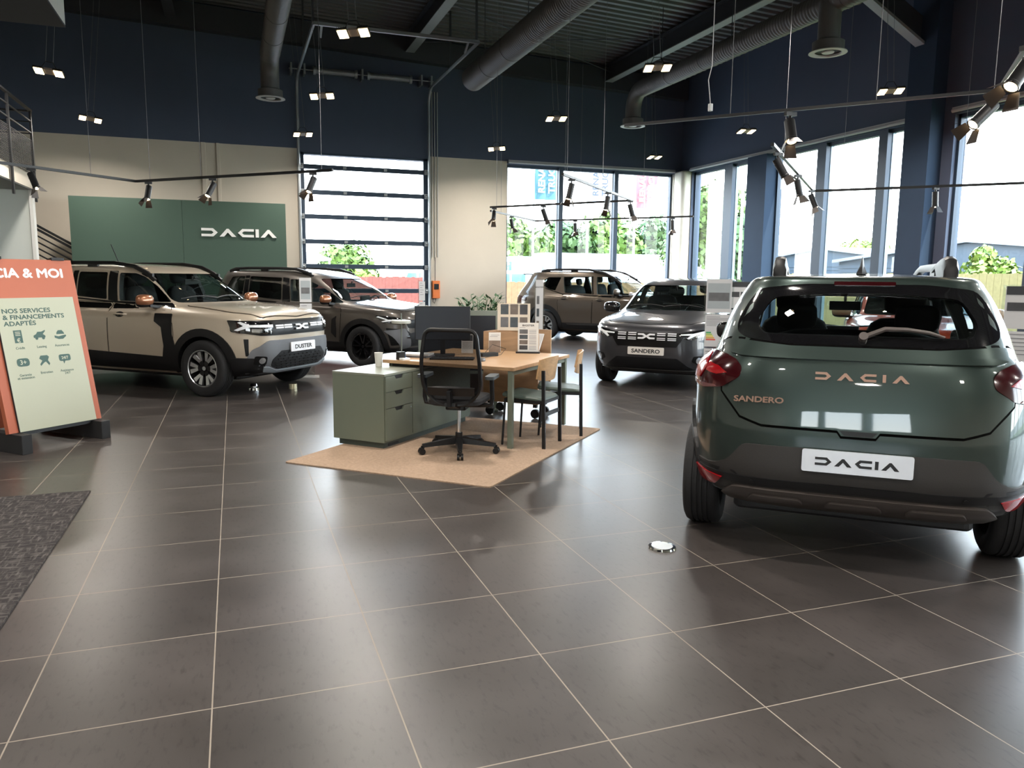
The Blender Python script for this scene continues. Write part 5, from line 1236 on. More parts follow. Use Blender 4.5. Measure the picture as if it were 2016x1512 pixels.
    ln = [(.01, h_ + d, .085) for h_ in (.20, .145, .09, .035) for d in (.0, .012, .024, .036)] + [(-.09, .262, -.03)]
    leaflet('leaflet_stand', 'white car leaflet in a black footed stand on the desk', 2.865, 7.52, math.radians(-24), .215, .315, ln, ph, base=.25, title=('BIGSTER', .026, .278), lean=.06)
    leaflet('brochure_holder', 'clear holder with a sunset landscape brochure on the desk', 2.545, 7.66, math.radians(-20), .125, .21, [(-.04, .18, .05), (-.05, .165, .03)], [(-.06, .0, .06, .125, 4)], lean=.12)
    leaflet('brochure_holder', 'brochure holder seen through the mesh back of the chair', 2.235, 7.62, math.radians(-20), .12, .20, [(-.05, .05 + .012 * k, .05) for k in range(6)], [(-.055, .13, .055, .19, 3)], lean=.12)
    # trolley
    q = (3.03, 7.64, 0); t = thing('brochure_trolley', 'pale wood brochure trolley on castors behind the desk', 'trolley', q, A45)
    L_, D_ = .66, .36    # local x = along u (depth), y = along -v (long)
    m = MB(); m.box((0, 0, .16), (.018, L_, .93)); m.build('front_panel', M_TROL, t)
    m = MB(); m.box((D_ - .018, 0, .16), (D_, L_, .95)); m.build('back_panel', M_TROL, t)
    m = MB(); m.box((.018, L_ - .018, .16), (D_ - .018, L_, .93)); m.build('end_panel', M_TROL, t)
    m = MB(); m.box((.018, 0.02, .16), (D_ - .018, .035, .64)); m.build('end_panel', mat('taupe_panel', (.14, .12, .10), .6), t)
    for z in (.17, .64): m = MB(); m.box((.018, 0, z), (D_ - .018, L_ - .018, z + .02)); m.build('shelf', M_PLY, t)
    for x, y in ((.05, .05), (.31, .05), (.05, .60), (.31, .60)):
        m = MB(); m.box((x - .02, y - .02, .12), (x + .02, y + .02, .16)); m.cyl((x - .015, y, .052), (x + .015, y, .052), .05, 18); m.build('castor', M_BLACKPL, t)
    m = MB()
    for a, b in (((.30, .60), (.46, .60)), ((.30, .52), (.46, .52)), ((.46, .52), (.46, .60)), ((.30, .60), (.30, .68)), ((.30, .68), (.46, .68))): m.bar((-.0015, a[0] - .22, a[1] + .14), (-.0015, b[0] - .22, b[1] + .14), .003, .005)
    m.build('engraved_outline', mat('engraved_brown', (.25, .15, .08), .6), t)
    for i in range(4):
        m = MB(); y0 = .035 + i * .155
        m.rbox((0, 0, 0), (.012, .14, .31), .003, M=Matrix.Translation((.04, y0, .668)) @ Matrix.Rotation(math.radians(38), 4, 'Y'))
        m.v = [tuple(Matrix.Translation(q) @ Matrix.Rotation(A45, 4, 'Z') @ Vector(p)) for p in m.v]
        tag(m.build('brochure', mat('brochure_print_%d' % i, ((.55, .55, .55), (.35, .42, .5), (.6, .58, .55), (.45, .18, .15))[i], .35)), ('grey brochure at the open end of the trolley tray', 'pale blue brochure second from the open end of trolley tray', 'cream brochure third from the open end of trolley tray', 'red brochure deepest in the trolley tray')[i], 'brochure', 'brochures in the trolley tray')
    M_CB = (.66, .58, .47)
    ph2 = [(-.145 + .105 * i, .04 + .14 * j, -.06 + .105 * i, .15 + .14 * j, i + j) for i in range(3) for j in range(2)]
    leaflet('display_board', 'cream display board with photo grid standing on the trolley', 2.885, 8.02, math.radians(-21), .36, .30, [(-.15, .275, .08)], [p for p in ph2], lean=.05, z=.935, body=M_CB, cat='display board')
    # green partition, plant
    t = thing('partition', 'grey green framed partition with dark panel behind the desk', 'partition', (2.36, 8.52, 0), math.radians(-17))
    m = MB(); m.box((-.42, -.03, .42), (.50, .02, 1.14)); m.build('partition_frame', mat('grey_green_frame', (.19, .22, .19), .5), t)
    m = MB(); m.box((-.38, -.034, .46), (.455, -.0305, 1.085)); m.build('dark_panel', mat('dark_blue_screen'), t)
    for x in (-.38, .46): m = MB(); m.box((x - .02, -.02, 0), (x + .02, .01, .42)); m.box((x - .03, -.18, 0), (x + .03, .18, .02)); m.build('leg', M_SAGE, t)
    t = thing('potted_plant', 'leafy green plant in a tall brown pot behind the partition', 'plant', (2.74, 8.80, 0)); rng = random.Random(5)
    m = MB(); m.lathe([(.001, 0), (.13, 0), (.17, .80), (.16, .80), (.14, .76), (.001, .76)], 28); m.build('pot', mat('brown_pot', (.09, .05, .035), .5), t)
    vs = []; fs = []; s_ = MB()
    for i in range(70):
        a = rng.uniform(0, 2 * PI); ln_ = rng.uniform(.26, .50); le = rng.uniform(.15, .75); d = Vector((math.cos(a), math.sin(a), 0)); P = []
        for k in range(6): q_ = k / 5; P.append(Vector((0, 0, .76)) + d * (.03 + ln_ * le * q_ ** 1.5) + Vector((0, 0, ln_ * (q_ - .35 * q_ ** 2 * le) * 1.25)))
        s_.tube(P, .003, 4)
        for k in range(1, 6):
            for sd in (-1, 1):
                c = P[k]; e = (d * .5 + Vector((-d.y, d.x, 0)) * sd * rng.uniform(.5, 1) + Vector((0, 0, rng.uniform(.1, .7)))).normalized(); w_ = e.cross(Vector((0, 0, 1))).normalized() * .016; L3 = rng.uniform(.08, .13)
                b = len(vs); vs += [tuple(c), tuple(c + e * L3 * .5 + w_), tuple(c + e * L3), tuple(c + e * L3 * .5 - w_)]; fs.append((b, b + 1, b + 2, b + 3))
    s_.build('stems', mat('plant_stem', (.08, .14, .05), .6), t); lift('foliage', mat('plant_leaf', (.05, .12, .05), .5), t, vs, fs)
    # black acrylic totems: price stands
    CLR = glassmat('clear_acrylic', (.90, .93, .93), .06)
    def totem(label, x, y, rz, w_, top, sheets, foot=.34, clear=True, header=None):
        t = thing('price_stand', label, 'price stand', (x, y, 0), rz)
        m = MB(); m.rbox((-foot / 2, -.14, 0), (foot / 2, .14, .008), .01); m.build('foot', mat('satin_steel', (.4, .4, .4), .35, .8), t)
        m = MB(); m.box((-w_ / 2, -.004, .008), (w_ / 2, .004, top)); m.build('acrylic_sheet', CLR, t)
        for (za, zb, kind) in sheets:
            m = MB(); m.box((-w_ / 2 + .02, -.009, za), (w_ / 2 - .02, -.0055, zb)); o = m.build('paper_sheet', mat('price_paper', (.62, .62, .63), .5, noise_amt=.02), t); hh = zb - za; a = -w_ / 2 + .035; b = w_ / 2 - .035
            m = MB()
            if kind == 'energy':
                for k, c in enumerate(((.05, .35, .12), (.35, .55, .08), (.75, .65, .08), (.75, .38, .06), (.7, .1, .06))):
                    mm = MB(); mm.box((a, -.0105, za + hh * (.42 - k * .055)), (a + (b - a) * (.22 + .05 * k), -.0092, za + hh * (.46 - k * .055))); mm.build('energy_bar', mat('energy_%d' % k, c, .5), o)
                m.box((b - (b - a) * .35, -.0105, za + hh * .30), (b, -.0092, za + hh * .36)); m.build('energy_tag', mat('energy_1'), o); m = MB()
                for k in range(7): m.box((a, -.0105, za + hh * (.92 - k * .045)), (a + (b - a) * (.95 if k % 3 else .6), -.0092, za + hh * (.935 - k * .045)))
                m.build('printed_text', mat('grey_print'), o)
            elif kind == 'picture':
                m.box((a, -.0105, za + hh * .12), (b, -.0092, za + hh * .88)); m.build('grey_card', mat('soft_grey_print', (.38, .42, .44), .5), o)
                m = MB(); m.box((a + .01, -.0118, za + hh * .35), (b - .01, -.0106, za + hh * .60)); m.build('printed_photo', PHOTO[0], o)
            elif kind == 'header':
                m.box((a - .01, -.0105, zb - hh * .20), (b + .01, -.0092, zb)); m.build('dark_header', mat('header_ink', (.03, .03, .035), .4), o)
                m = MB(); m.box((a, -.0105, za + hh * .42), (a + (b - a) * .45, -.0092, za + hh * .62)); m.box((a + (b - a) * .52, -.0105, za + hh * .42), (b, -.0092, za + hh * .62)); m.build('printed_photo', PHOTO[3], o)
            elif kind == 'photos':
                m = MB(); text_mb(m, 'BIGSTER', .028, frame((0, -.0095, zb - .10), (1, 0, 0), (0, 0, 1)), 1.0, .001); m.build('title_lettering', M_INK, o)
                for k in range(5): m = MB(); m.box((a, -.0105, zb - .30 - k * .155), (a + (b - a) * .5, -.0092, zb - .20 - k * .155)); m.build('printed_photo', PHOTO[k], o)
            else:
                for k in range(6): m.box((a, -.0105, za + hh * (.9 - k * .12)), (a + (b - a) * (.9 if k % 2 else .6), -.0092, za + hh * (.925 - k * .12)))
                m.build('printed_text', mat('grey_print'), o)
        return t
    totem('clear price stand beside the nose of the beige SUV', 1.00, 11.95, math.radians(-6), .21, 1.50, [(1.12, 1.48, 'picture'), (.72, 1.10, 'text')])
    totem('narrow price stand before the glazed door edge behind the monitor', 2.71, 11.7, math.radians(-13), .13, 1.46, [(1.15, 1.44, 'text'), (.80, 1.13, 'text')])
    totem('white photo column stand near the tail of the bronze SUV', 3.58, 9.02, math.radians(-22), .135, 1.50, [(.60, 1.49, 'photos')])
    totem('large clear price stand with energy label before the grey hatchback', 4.80, 6.98, math.radians(-34), .30, 1.53, [(1.17, 1.52, 'picture'), (.81, 1.15, 'energy'), (.44, .79, 'text')], .4)
    totem('price stand with dark header behind the energy label stand', 5.82, 8.02, math.radians(-36), .27, 1.50, [(1.17, 1.49, 'header'), (.83, 1.15, 'text')])
    totem('price stand with dark header at the right flank of the green hatchback', 5.62, 4.20, math.radians(-53), .34, 1.50, [(1.17, 1.49, 'header'), (.90, 1.15, 'text'), (.5, .88, 'text')], .4)
desk_things()
def floor_bits():
    t = thing('floor_socket', 'round chrome floor socket in the tiles by the green hatchback', 'floor socket', (2.25, 3.715, 0))
    m = MB(); m.lathe([(.001, .012), (.060, .012), (.0605, .011)], 36); m.build('cover', mat('brushed_cover', (.55, .58, .60), .35, .6), t)
    m = MB(); m.lathe([(.060, .011), (.076, .010), (.080, 0)], 36); m.build('trim_ring', M_CHROME, t)
    t = thing('floor_spotlight', 'small chrome uplighter on the floor under the beige SUV nose', 'floor light', (.20, 10.75, 0)); m = MB(); m.lathe([(.001, 0), (.07, 0), (.065, .03), (.03, .035), (.03, .05), (.05, .055), (.04, .085), (.001, .09)], 20); m.build('uplighter_body', M_CHROME, t)
    t = thing('floor_socket', 'brass floor socket lid standing open under the beige SUV', 'floor socket', (.70, 10.72, 0)); m = MB(); m.cyl((0, 0, 0), (0, 0, .07), .055, 20); m.build('socket_body', mat('pale_brass', (.5, .45, .3), .3, .7), t)
floor_bits()
def sign_stand():
    u = Vector((.70711, .70711, 0)); vv = Vector((.70711, -.70711, 0)); Bp = Vector((-1.221, 8.058, .17)); up = Vector((-.29 * .70711, .29 * .70711, 1.47)).normalized(); n = u.cross(up).normalized()
    t = thing('sign_stand', 'terracotta leaning sign stand with cream service board and black feet', 'sign', (Bp.x, Bp.y, 0)); inv = Matrix.Translation((-Bp.x, -Bp.y, 0))
    F_ = inv @ frame(Bp, u, up)      # x along u, y up the panel, z out towards the viewer
    TC = mat('terracotta_panel', (.43, .112, .055), .55, nscale=2, noise_amt=.03)
    m = MB(); m.box((-.86, 0, -.05), (0, 1.495, 0), M=F_); m.build('terracotta_panel', TC, t)
    m = MB(); m.box((-.777, .0, .001), (-.064, 1.151, .018), M=F_); o = m.build('cream_board', mat('cream_board', (.42, .43, .32), .5, nscale=2, noise_amt=.02), t)
    m = MB(); m.box((-.781, -.002, .0005), (-.777, 1.155, .018), M=F_); m.build('board_edge', M_DARK, t)
    m = MB(); text_mb(m, 'DACIA & MOI', .112, F_ @ Matrix.Translation((-.10, 1.335, .001)), 1.22, .003, 'RIGHT', .0045); m.build('title_lettering', mat('white_letters'), t)
    GR = mat('dark_green_print', (.045, .10, .085), .6); m = MB()
    for s_, y in (('NOS SERVICES', 1.020), ('& FINANCEMENTS', .965), ('ADAPTÉS', .910)): text_mb(m, s_, .054, F_ @ Matrix.Translation((-.735, y, .0190)), 1.25, .001, 'LEFT', .0014)
    m.build('heading_lettering', GR, o)
    m = MB()
    for s_, x, y in (('Crédit', -.635, .705), ('Leasing', -.445, .705), ('Assurances', -.255, .705), ('Garantie', -.635, .47), ('et extension', -.635, .445), ('Entretien', -.445, .475), ('Assistance', -.255, .475), ('24/7', -.255, .45)): text_mb(m, s_, .030, F_ @ Matrix.Translation((x, y, .0185)), 1.0, .001, 'CENTER', .0003)
    m.build('caption_lettering', GR, o)
    def ic(x, y, polys, txt=None):
        m = MB()
        for P in polys: m.prism([(x + a, y + b) for a, b in P], .0185, .0195, F_)
        i_ = m.build('service_icon', GR, o)
        if txt:
            k = MB(); text_mb(k, txt[0], txt[1], F_ @ Matrix.Translation((x + txt[2], y + txt[3], .020)), 1, .001, bold=.001); k.build('icon_cutout', mat('cream_board'), i_)
    circ = lambda cx, cy, r, n=14: [(cx + r * math.cos(2 * PI * k / n), cy + r * math.sin(2 * PI * k / n)) for k in range(n)]
    ic(-.635, .815, [[(-.035, -.055), (.035, -.055), (.035, .055), (-.035, .055)]], ('€', .05, 0, -.05))
    k = MB()
    for b in (.008, .022, .036): k.box((-.635 - .022, .815 + b, .0196), (-.635 + .022, .815 + b + .006, .0202), M=F_)
    k.build('icon_line', mat('cream_board'), o)
    car_ = [(-.055, -.02), (-.055, 0), (-.03, .012), (-.015, .032), (.02, .032), (.055, .045), (.055, .035), (.03, .01), (.05, -.005), (.05, -.02)]
    ic(-.445, .815, [car_, circ(-.03, -.025, .013), circ(.03, -.025, .013)])
    ic(-.255, .815, [[(-.035, .0), (-.03, .018), (-.015, .035), (.02, .035), (.035, .015), (.04, 0)], [(-.055, -.01), (-.02, -.02), (.05, -.008), (.055, -.02), (.02, -.045), (-.02, -.045), (-.055, -.03)]])
    ic(-.635, .59, [rnd([(-.055, -.035), (.055, -.035), (.055, .035), (-.055, .035)], .03)], ('3+', .055, 0, -.018))
    ic(-.445, .59, [[(-.045, .02), (-.03, .045), (.03, .045), (.045, .03), (.03, .0), (.045, -.03), (.035, -.045), (.01, -.01), (-.01, -.02), (-.04, -.045), (-.045, -.03), (-.02, .0)]])
    ic(-.255, .59, [rnd([(-.055, -.02), (.055, -.02), (.055, .04), (-.055, .04)], .02), [(-.02, -.02), (.0, -.02), (-.015, -.045)]], ('24/7', .036, 0, -.003))
    for x in (-.06, -.80):    # feet: beams at right angles to the panel
        c = Bp + u * x; c.z = 0
        Mx = inv @ frame(c, vv, u); m = MB()
        P = [(-.75, 0), (.16, 0), (.16, .165), (-.75, .165)]
        m.rbox((-.75, -.045, 0), (.135, .045, .165), .006, M=inv @ Matrix.Translation(c) @ Matrix.Rotation(-A45, 4, 'Z')); m.build('foot', mat('black_foot', (.015, .015, .016), .6), t)
    m = MB(); m.box((-.84, -.03, -.045), (-.02, .0, -.005), M=F_); m.build('foot_rail', M_BLACKPL, t)
    for x in (-.13, -.70): m = MB(); m.box((x - .06, 1.49, -.06), (x + .06, 1.515, .012), M=F_); m.build('panel_clip', M_BLACKPL, t)
    m = MB(); a = Bp + u * -.43; m.bar(tuple(inv @ (a + up * 1.15 - n * .075)), tuple(inv @ (Vector((a.x, a.y, .1)) - vv * .72)), .5, .03); m.build('rear_strut', TC, t)
sign_stand()
# ================================================================== OVERHEAD SERVICES
M_DUCT = mat('dark_duct_metal', (.125, .118, .115), .5, .25, nscale=3)
M_DUCTW = mat('diffuser_ring_white', (.45, .45, .44), .5)
def duct(label, x, y0, y1, z=5.72, r=.18, drop=None, extra=None):
    t = thing('air_duct', label, 'air duct', (x, (y0 + y1) / 2, z)); inv = Matrix.Translation((-x, -(y0 + y1) / 2, -z))
    P = [(x, y0, z), (x, y1, z)]; rr = []
    m = MB(); prof = []; n = int(abs(y1 - y0) / .07); ys = []
    for k in range(n + 1):
        y = y0 + (y1 - y0) * k / n; prof += [(r, y), (r * 1.04, y + .018), (r, y + .036)]
    seg = 28
    m.loft([[(x + a * math.cos(2 * PI * k / seg), y, z + a * math.sin(2 * PI * k / seg)) for k in range(seg)] for a, y in prof], True, True, True, M=inv)
    m.build('duct_tube', M_DUCT, t, 80)
    k = 0; y = y1 - 1.2
    while y > y0 and k < 9: c = MB(); c.cyl((x, y, z), (x, y + .03, z), r * 1.035, 28, M=inv); y -= 1.25; k += 1; c.build('joint_collar', M_DUCT, t)
    def diff(cx, cy, zt, zb, parent=t):
        d = MB(); d.lathe([(.17, zb + .19), (.235, zb + .16), (.235, zb + .02), (.275, zb)], 32, M=inv @ Matrix.Translation((cx, cy, 0)), caps=False)
        o = d.build('diffuser', M_DUCT, parent)
        w_ = MB(); w_.lathe([(.278, zb + .012), (.282, zb), (.205, zb - .004), (.195, zb + .02)], 32, M=inv @ Matrix.Translation((cx, cy, 0)))
        w_.lathe([(.001, zb + .0), (.085, zb), (.095, zb + .015), (.07, zb + .03)], 24, M=inv @ Matrix.Translation((cx, cy, 0)))
        w_.build('diffuser_ring', M_DUCTW, o)
        k_ = MB(); k_.lathe([(.195, zb + .03), (.0011, zb + .06)], 24, M=inv @ Matrix.Translation((cx, cy, 0))); k_.build('diffuser_throat', M_DARK, o)
    if drop is not None:     # elbow down at the far end
        e = MB(); R_ = .40; rings = []
        for k in range(9):
            a = PI / 2 * k / 8; c = Vector((x, y1 + R_ * math.sin(a), z - R_ * (1 - math.cos(a)))); d = Vector((0, math.cos(a), -math.sin(a))); u = Vector((0, math.sin(a), math.cos(a)))
            rings.append([tuple(c + Vector((1, 0, 0)) * r * .98 * math.cos(2 * PI * q / 28) + u * r * .98 * math.sin(2 * PI * q / 28)) for q in range(28)])
        rings.append([(p[0], p[1], drop + .15) for p in rings[-1]])
        e.loft(rings, True, False, True, M=inv); e.build('duct_elbow', M_DUCT, t); diff(x, y1 + R_, None, drop)
    for (ey, zb) in extra or []:
        e = MB(); e.cyl((x - .05, ey, z), (x - .05, ey, zb + .15), .165, 28, M=inv); e.build('branch', M_DUCT, t); diff(x - .05, ey, None, zb)
    y = y1 - .8
    while y > y0: h = MB(); h.tube([(x, y, z + r), (x, y, ceil_z(x))], .008, 5, M=inv); y -= 2.5; h.build('hanger_rod', C_BEAM, t)
duct('grey ribbed air duct above the green sign panel with a ring diffuser', .82, -7, 16.2, drop=4.96)
duct('grey ribbed air duct with a plain closed end above the office desk', 5.0, -7, 16.6, r=.245)
duct('grey ribbed air duct with two ring diffusers above the green hatchback', 8.75, -7, 16.0, drop=4.96, extra=[(10.1, 4.96)])

WARM = (1.0, .93, .85)
M_FLOOD = mat('lit_flood_panel', (.9, .8, .6), .4, emit=(1.0, .74, .40), es=3.2, noise_amt=0)
M_SPOTL = mat('lit_spot_lens', (.9, .8, .6), .4, emit=(1.0, .74, .42), es=4.0, noise_amt=0)
def area_light(name, loc, size, energy, parent=None, rot=(0, 0, 0), spread=160):
    d = bpy.data.lights.new(name, 'AREA'); d.energy = energy; d.size = size; d.color = WARM; d.spread = math.radians(spread)
    o = bpy.data.objects.new(name, d); COL.objects.link(o); o.location = loc; o.rotation_euler = rot; o.parent = parent; return o
def floodlight():
    TL = Matrix.Rotation(math.radians(-20), 4, 'X') @ Matrix.Scale(.84, 4)
    t = thing('floodlight', '', 'floodlight', (0, 0, 0), 0, 'twin floodlights hanging from the roof')
    for s in (-1, 1):
        m = MB(); m.rbox((s * .16 - .085, -.11, 0), (s * .16 + .085, .11, .03), .01, M=TL)
        for k in range(6): m.box((s * .16 - .07 + k * .026, -.10, .03), (s * .16 - .066 + k * .026, .10, .055), M=TL)
        o = m.build('lamp_head', M_BLACKPL, t)
        p = MB(); p.rbox((s * .16 - .07, -.09, -.012), (s * .16 + .07, .09, -.001), .008, M=TL); p.build('lit_panel', M_FLOOD, o)
    m = MB(); m.rbox((-.07, -.08, .0), (.07, .08, .04), .01, M=TL); m.build('driver_box', mat('driver_grey', (.25, .2, .17), .5), t)
    m = MB(); m.tube([(-.12, 0, .03), (-.05, 0, .15), (.05, 0, .15), (.12, 0, .03)], .006, 6)
    m.build('hanging_bracket', M_BLACKPL, t)
    for s in (-1, 1): m = MB(); m.tube([(s * .05, 0, .14), (s * .05, 0, 3.0)], .0035, 5); m.build('suspension_wire', mat('steel_wire', (.20, .20, .21), .5, .5), t)
    area_light('flood_beam', (0, 0, -.08), .3, FLOOD_W, t)
    return t
FLOOD_W = 30
_k = 3.0
FL = [(.51, 3.43, 'hanging floodlight with its panels showing widest below the ridge bar'), (-.84, 4.64, 'twin floodlight hanging beneath the white bulkhead'),
      (-.85, 5.92, 'twin floodlight hanging low before the dark wall above the railing post'), (.51, 4.66, 'twin floodlight hanging under the torsion springs'),
      (.51, 5.95, 'twin floodlight hanging at the top corner of the glazed door'), (2.0, 6.0, 'small twin floodlight above the cream pier beside the glazed door'),
      (1.98, 4.74, 'twin floodlight hanging below the closed end of the plain duct'), (3.36, 5.9, 'twin floodlight nearest the cream corner column'),
      (1.96, 3.44, 'twin floodlight glowing in front of the duct with two diffusers'), (3.35, 4.64, 'twin floodlight between the spotlight track and the right windows'),
      (3.35, 3.39, 'twin floodlight hanging beside the dark column near the track plug')]
fl0 = floodlight()
for i, (a, b, lab) in enumerate(FL):
    o = fl0 if i == 0 else copy_tree(fl0)
    o.location = (a * _k, b * _k, EYE + _k); o.rotation_euler = (0, math.radians(6) if a < 0 else math.radians(-4), math.radians(-22 + 9 * ((i * 7) % 5))); o['label'] = lab
for a in (-.84, .51, 1.98, 3.35):  # unseen floodlights added along the ceiling rows to fill surfaces facing the camera
    for b in (2.2, .96, -.28, -1.52):
        if (a, b) == (3.35, 2.2): continue
        o = copy_tree(fl0); o.location = (a * _k, b * _k, EYE + _k); o.rotation_euler = (0, 0, math.radians(-10 + 5 * a)); o['label'] = 'added twin floodlight for fill, out of view above and behind the viewer'
# ---------------------------------------------------------- spotlight tracks
M_TRACK = mat('black_track', (.02, .02, .022), .4, .2)
M_BARN = mat('barn_door_metal', (.045, .035, .03), .4, .3)
def spot_proto():
    t = thing('spotlight', '', 'spotlight', (0, 0, 0), 0, 'track spotlights')
    m = MB(); m.box((-.05, -.018, -.03), (.05, .018, 0)); m.cyl((0, 0, -.03), (0, 0, -.08), .012, 8); m.box((-.035, -.006, -.14), (-.027, .006, -.06)); m.build('track_adapter', M_TRACK, t)
    m = MB(); m.cyl((0, 0, -.06), (0, 0, -.25), .042, 20); m.lathe([(.042, -.25), (.046, -.255), (.046, -.275), (.040, -.275)], 20)
    b = m.build('lamp_body', M_TRACK, t)
    m = MB(); m.lathe([(.039, -.268), (.025, -.280), (.0015, -.284)], 20); m.build('lens', M_SPOTL, b)
    for a in (0, 90, 180, 270):
        if a == 90: continue
        R_ = Matrix.Rotation(math.radians(a), 4, 'Z')
        m = MB(); v = [(.044, -.035, -.275), (.044, .035, -.275), (.092, .052, -.365), (.092, -.052, -.365)]
        m.add(v + [(x + .002, y, z) for x, y, z in v], [(0, 1, 2, 3), (7, 6, 5, 4), (0, 4, 5, 1), (1, 5, 6, 2), (2, 6, 7, 3), (3, 7, 4, 0)], False, R_); m.build('barn_door', M_BARN, b)
    return t
sp0 = spot_proto(); _first = [True]
def aim(o, az, tilt):
    """swing the lamp body of a spotlight"""
    for ch in o.children:
        if ch.name.startswith('lamp_body'):
            ch.location = (0, 0, 0)
            R_ = Matrix.Rotation(math.radians(90 - az), 4, 'Z') @ Matrix.Rotation(-math.radians(tilt), 4, 'Y')
            ch.matrix_local = Matrix.Translation((0, 0, -.10)) @ R_ @ Matrix.Translation((0, 0, .10))
def track(name_label, pts, spots, wires, z, tw=.035):
    c = pts[0]
    t = thing('light_track', name_label, 'light track', (c[0], c[1], z)); inv = Matrix.Translation((-c[0], -c[1], -z))
    for i in range(len(pts) - 1):
        m = MB(); m.bar((*pts[i], z), (*pts[i + 1], z), tw, tw, M=inv); m.build('track_bar', M_TRACK, t)
    for (a, b) in wires: m = MB(); m.tube([(a, b, z), (a, b, ceil_z(a))], .003, 5, M=inv); m.build('suspension_wire', mat('steel_wire'), t)
    for (x, y, az, tilt, lab) in spots:
        o = sp0 if _first[0] else copy_tree(sp0); _first[0] = False
        o.location = (x, y, z - .018); o['label'] = lab; aim(o, az, tilt)
def L2(a, b, t): return (a[0] + (b[0] - a[0]) * t, a[1] + (b[1] - a[1]) * t)
k1 = 1.35; z1 = EYE + k1; S_ = lambda P: [(a * k1, b * k1) for a, b in P]
A = S_([(-1.99, 8.54), (-.97, 9.63), (.94, 7.81)])
A[0] = (A[0][0] - 1.2, A[0][1] - 1.28)
track('black bent light track crossing before the cream wall and green panel', A,
      [(*L2(A[0], A[1], .57), 130, 26, 'track spotlight by the end post of the balcony railing'), (*L2(A[1], A[2], .07), 200, 24, 'track spotlight pointing straight down above the green panel'),
       (*L2(A[1], A[2], .42), 240, 30, 'track spotlight tilted above the white word mark'), (*L2(A[1], A[2], .91), 235, 28, 'track spotlight hanging before the glazed door')],
      [L2(A[0], A[1], .3), L2(A[0], A[1], .8), L2(A[1], A[2], .08), L2(A[1], A[2], .36), L2(A[1], A[2], .95)], z1)
B = S_([(3.08, 7.19), (4.95, 9.22), (3.57, 10.99)])
track('long grey light track slanting across the window of the bronze SUV', B,
      [(*L2(B[0], B[1], .10), 285, 12, 'largest spotlight on the slanting track near its wire end'), (*L2(B[0], B[1], .58), 285, 8, 'spotlight hanging mid way along the slanting grey track'),
       (*L2(B[0], B[1], .96), 110, 16, 'spotlight at the corner where slanting and level tracks meet'), (*L2(B[2], B[1], .40), 110, 20, 'spotlight on the level track before the window mullion'),
       (*L2(B[2], B[1], .03), 205, 34, 'glowing spotlight on the level track beside the cream pier')],
      [L2(B[0], B[1], .05), L2(B[0], B[1], .5), L2(B[2], B[1], .05), L2(B[2], B[1], .55)], z1)
Cc = S_([(3.77, 11.58), (5.19, 13.3), (7.1, 11.14)])
track('thin black light track bent before the trees in the far window', Cc,
      [(*L2(Cc[0], Cc[1], .42), 80, 12, 'small spotlight on the short arm of the far bent track'), (*L2(Cc[1], Cc[2], .27), 180, 6, 'small spotlight hanging before the white trailer window'),
       (*L2(Cc[1], Cc[2], .88), 190, 8, 'small spotlight hanging before the cream corner column')],
      [L2(Cc[0], Cc[1], .2), L2(Cc[1], Cc[2], .3), L2(Cc[1], Cc[2], .7)], z1)
D = S_([(3.84, 4.99), (6.28, 7.38), (7.9, 5.55)])
D[2] = (11.2, 7.1)
track('light track falling steeply then running level before the windows', D,
      [(*L2(D[0], D[1], .10), 118, 30, 'large tilted spotlight at the high end of the steep track'), (*L2(D[0], D[1], .52), 110, 14, 'spotlight half way down the steep track'),
       (*L2(D[0], D[1], .94), 150, 24, 'spotlight at the foot of the steep track where it levels'), (*L2(D[1], D[2], .42), 180, 4, 'spotlight hanging straight before the dark wall column')],
      [L2(D[0], D[1], .2), L2(D[1], D[2], .1), L2(D[1], D[2], .5), L2(D[1], D[2], .8)], z1)
k2 = 1.35; z2 = EYE + k2; E_ = [(a * k2, b * k2) for a, b in [(2.48, 4.76), (3.85, 3.16), (3.0, 2.3)]]
track('high black light track running above the green hatchback', E_,
      [(*L2(E_[0], E_[1], .50), 205, 34, 'brightly lit spotlight under the high track above the tall windows'), (*L2(E_[0], E_[1], .985), 282, 46, 'biggest spotlight with two flaps tilted over the green hatchback'),
       (*L2(E_[1], E_[2], .75), 270, 40, 'spotlight cropped by the upper corner at the end of high track')],
      [L2(E_[0], E_[1], .33), L2(E_[0], E_[1], .72), L2(E_[0], E_[1], .99)], z2, .024)
m = MB(); p = E_[0]; q = L2(E_[0], E_[1], .27); m.tube([(q[0], q[1], ceil_z(q[0])), (q[0], q[1], z2 + .42), (q[0] - .03, q[1], z2 + .30), (q[0], q[1], z2 + .1)], .004, 6); m.rbox((q[0] - .016, q[1] - .016, z2 + .05), (q[0] + .016, q[1] + .016, z2 + .11), .005)
tag(m.build('power_cable', mat('white_plug', (.6, .6, .6), .4)), 'hanging power cable with a small white plug over the high track', 'cable')
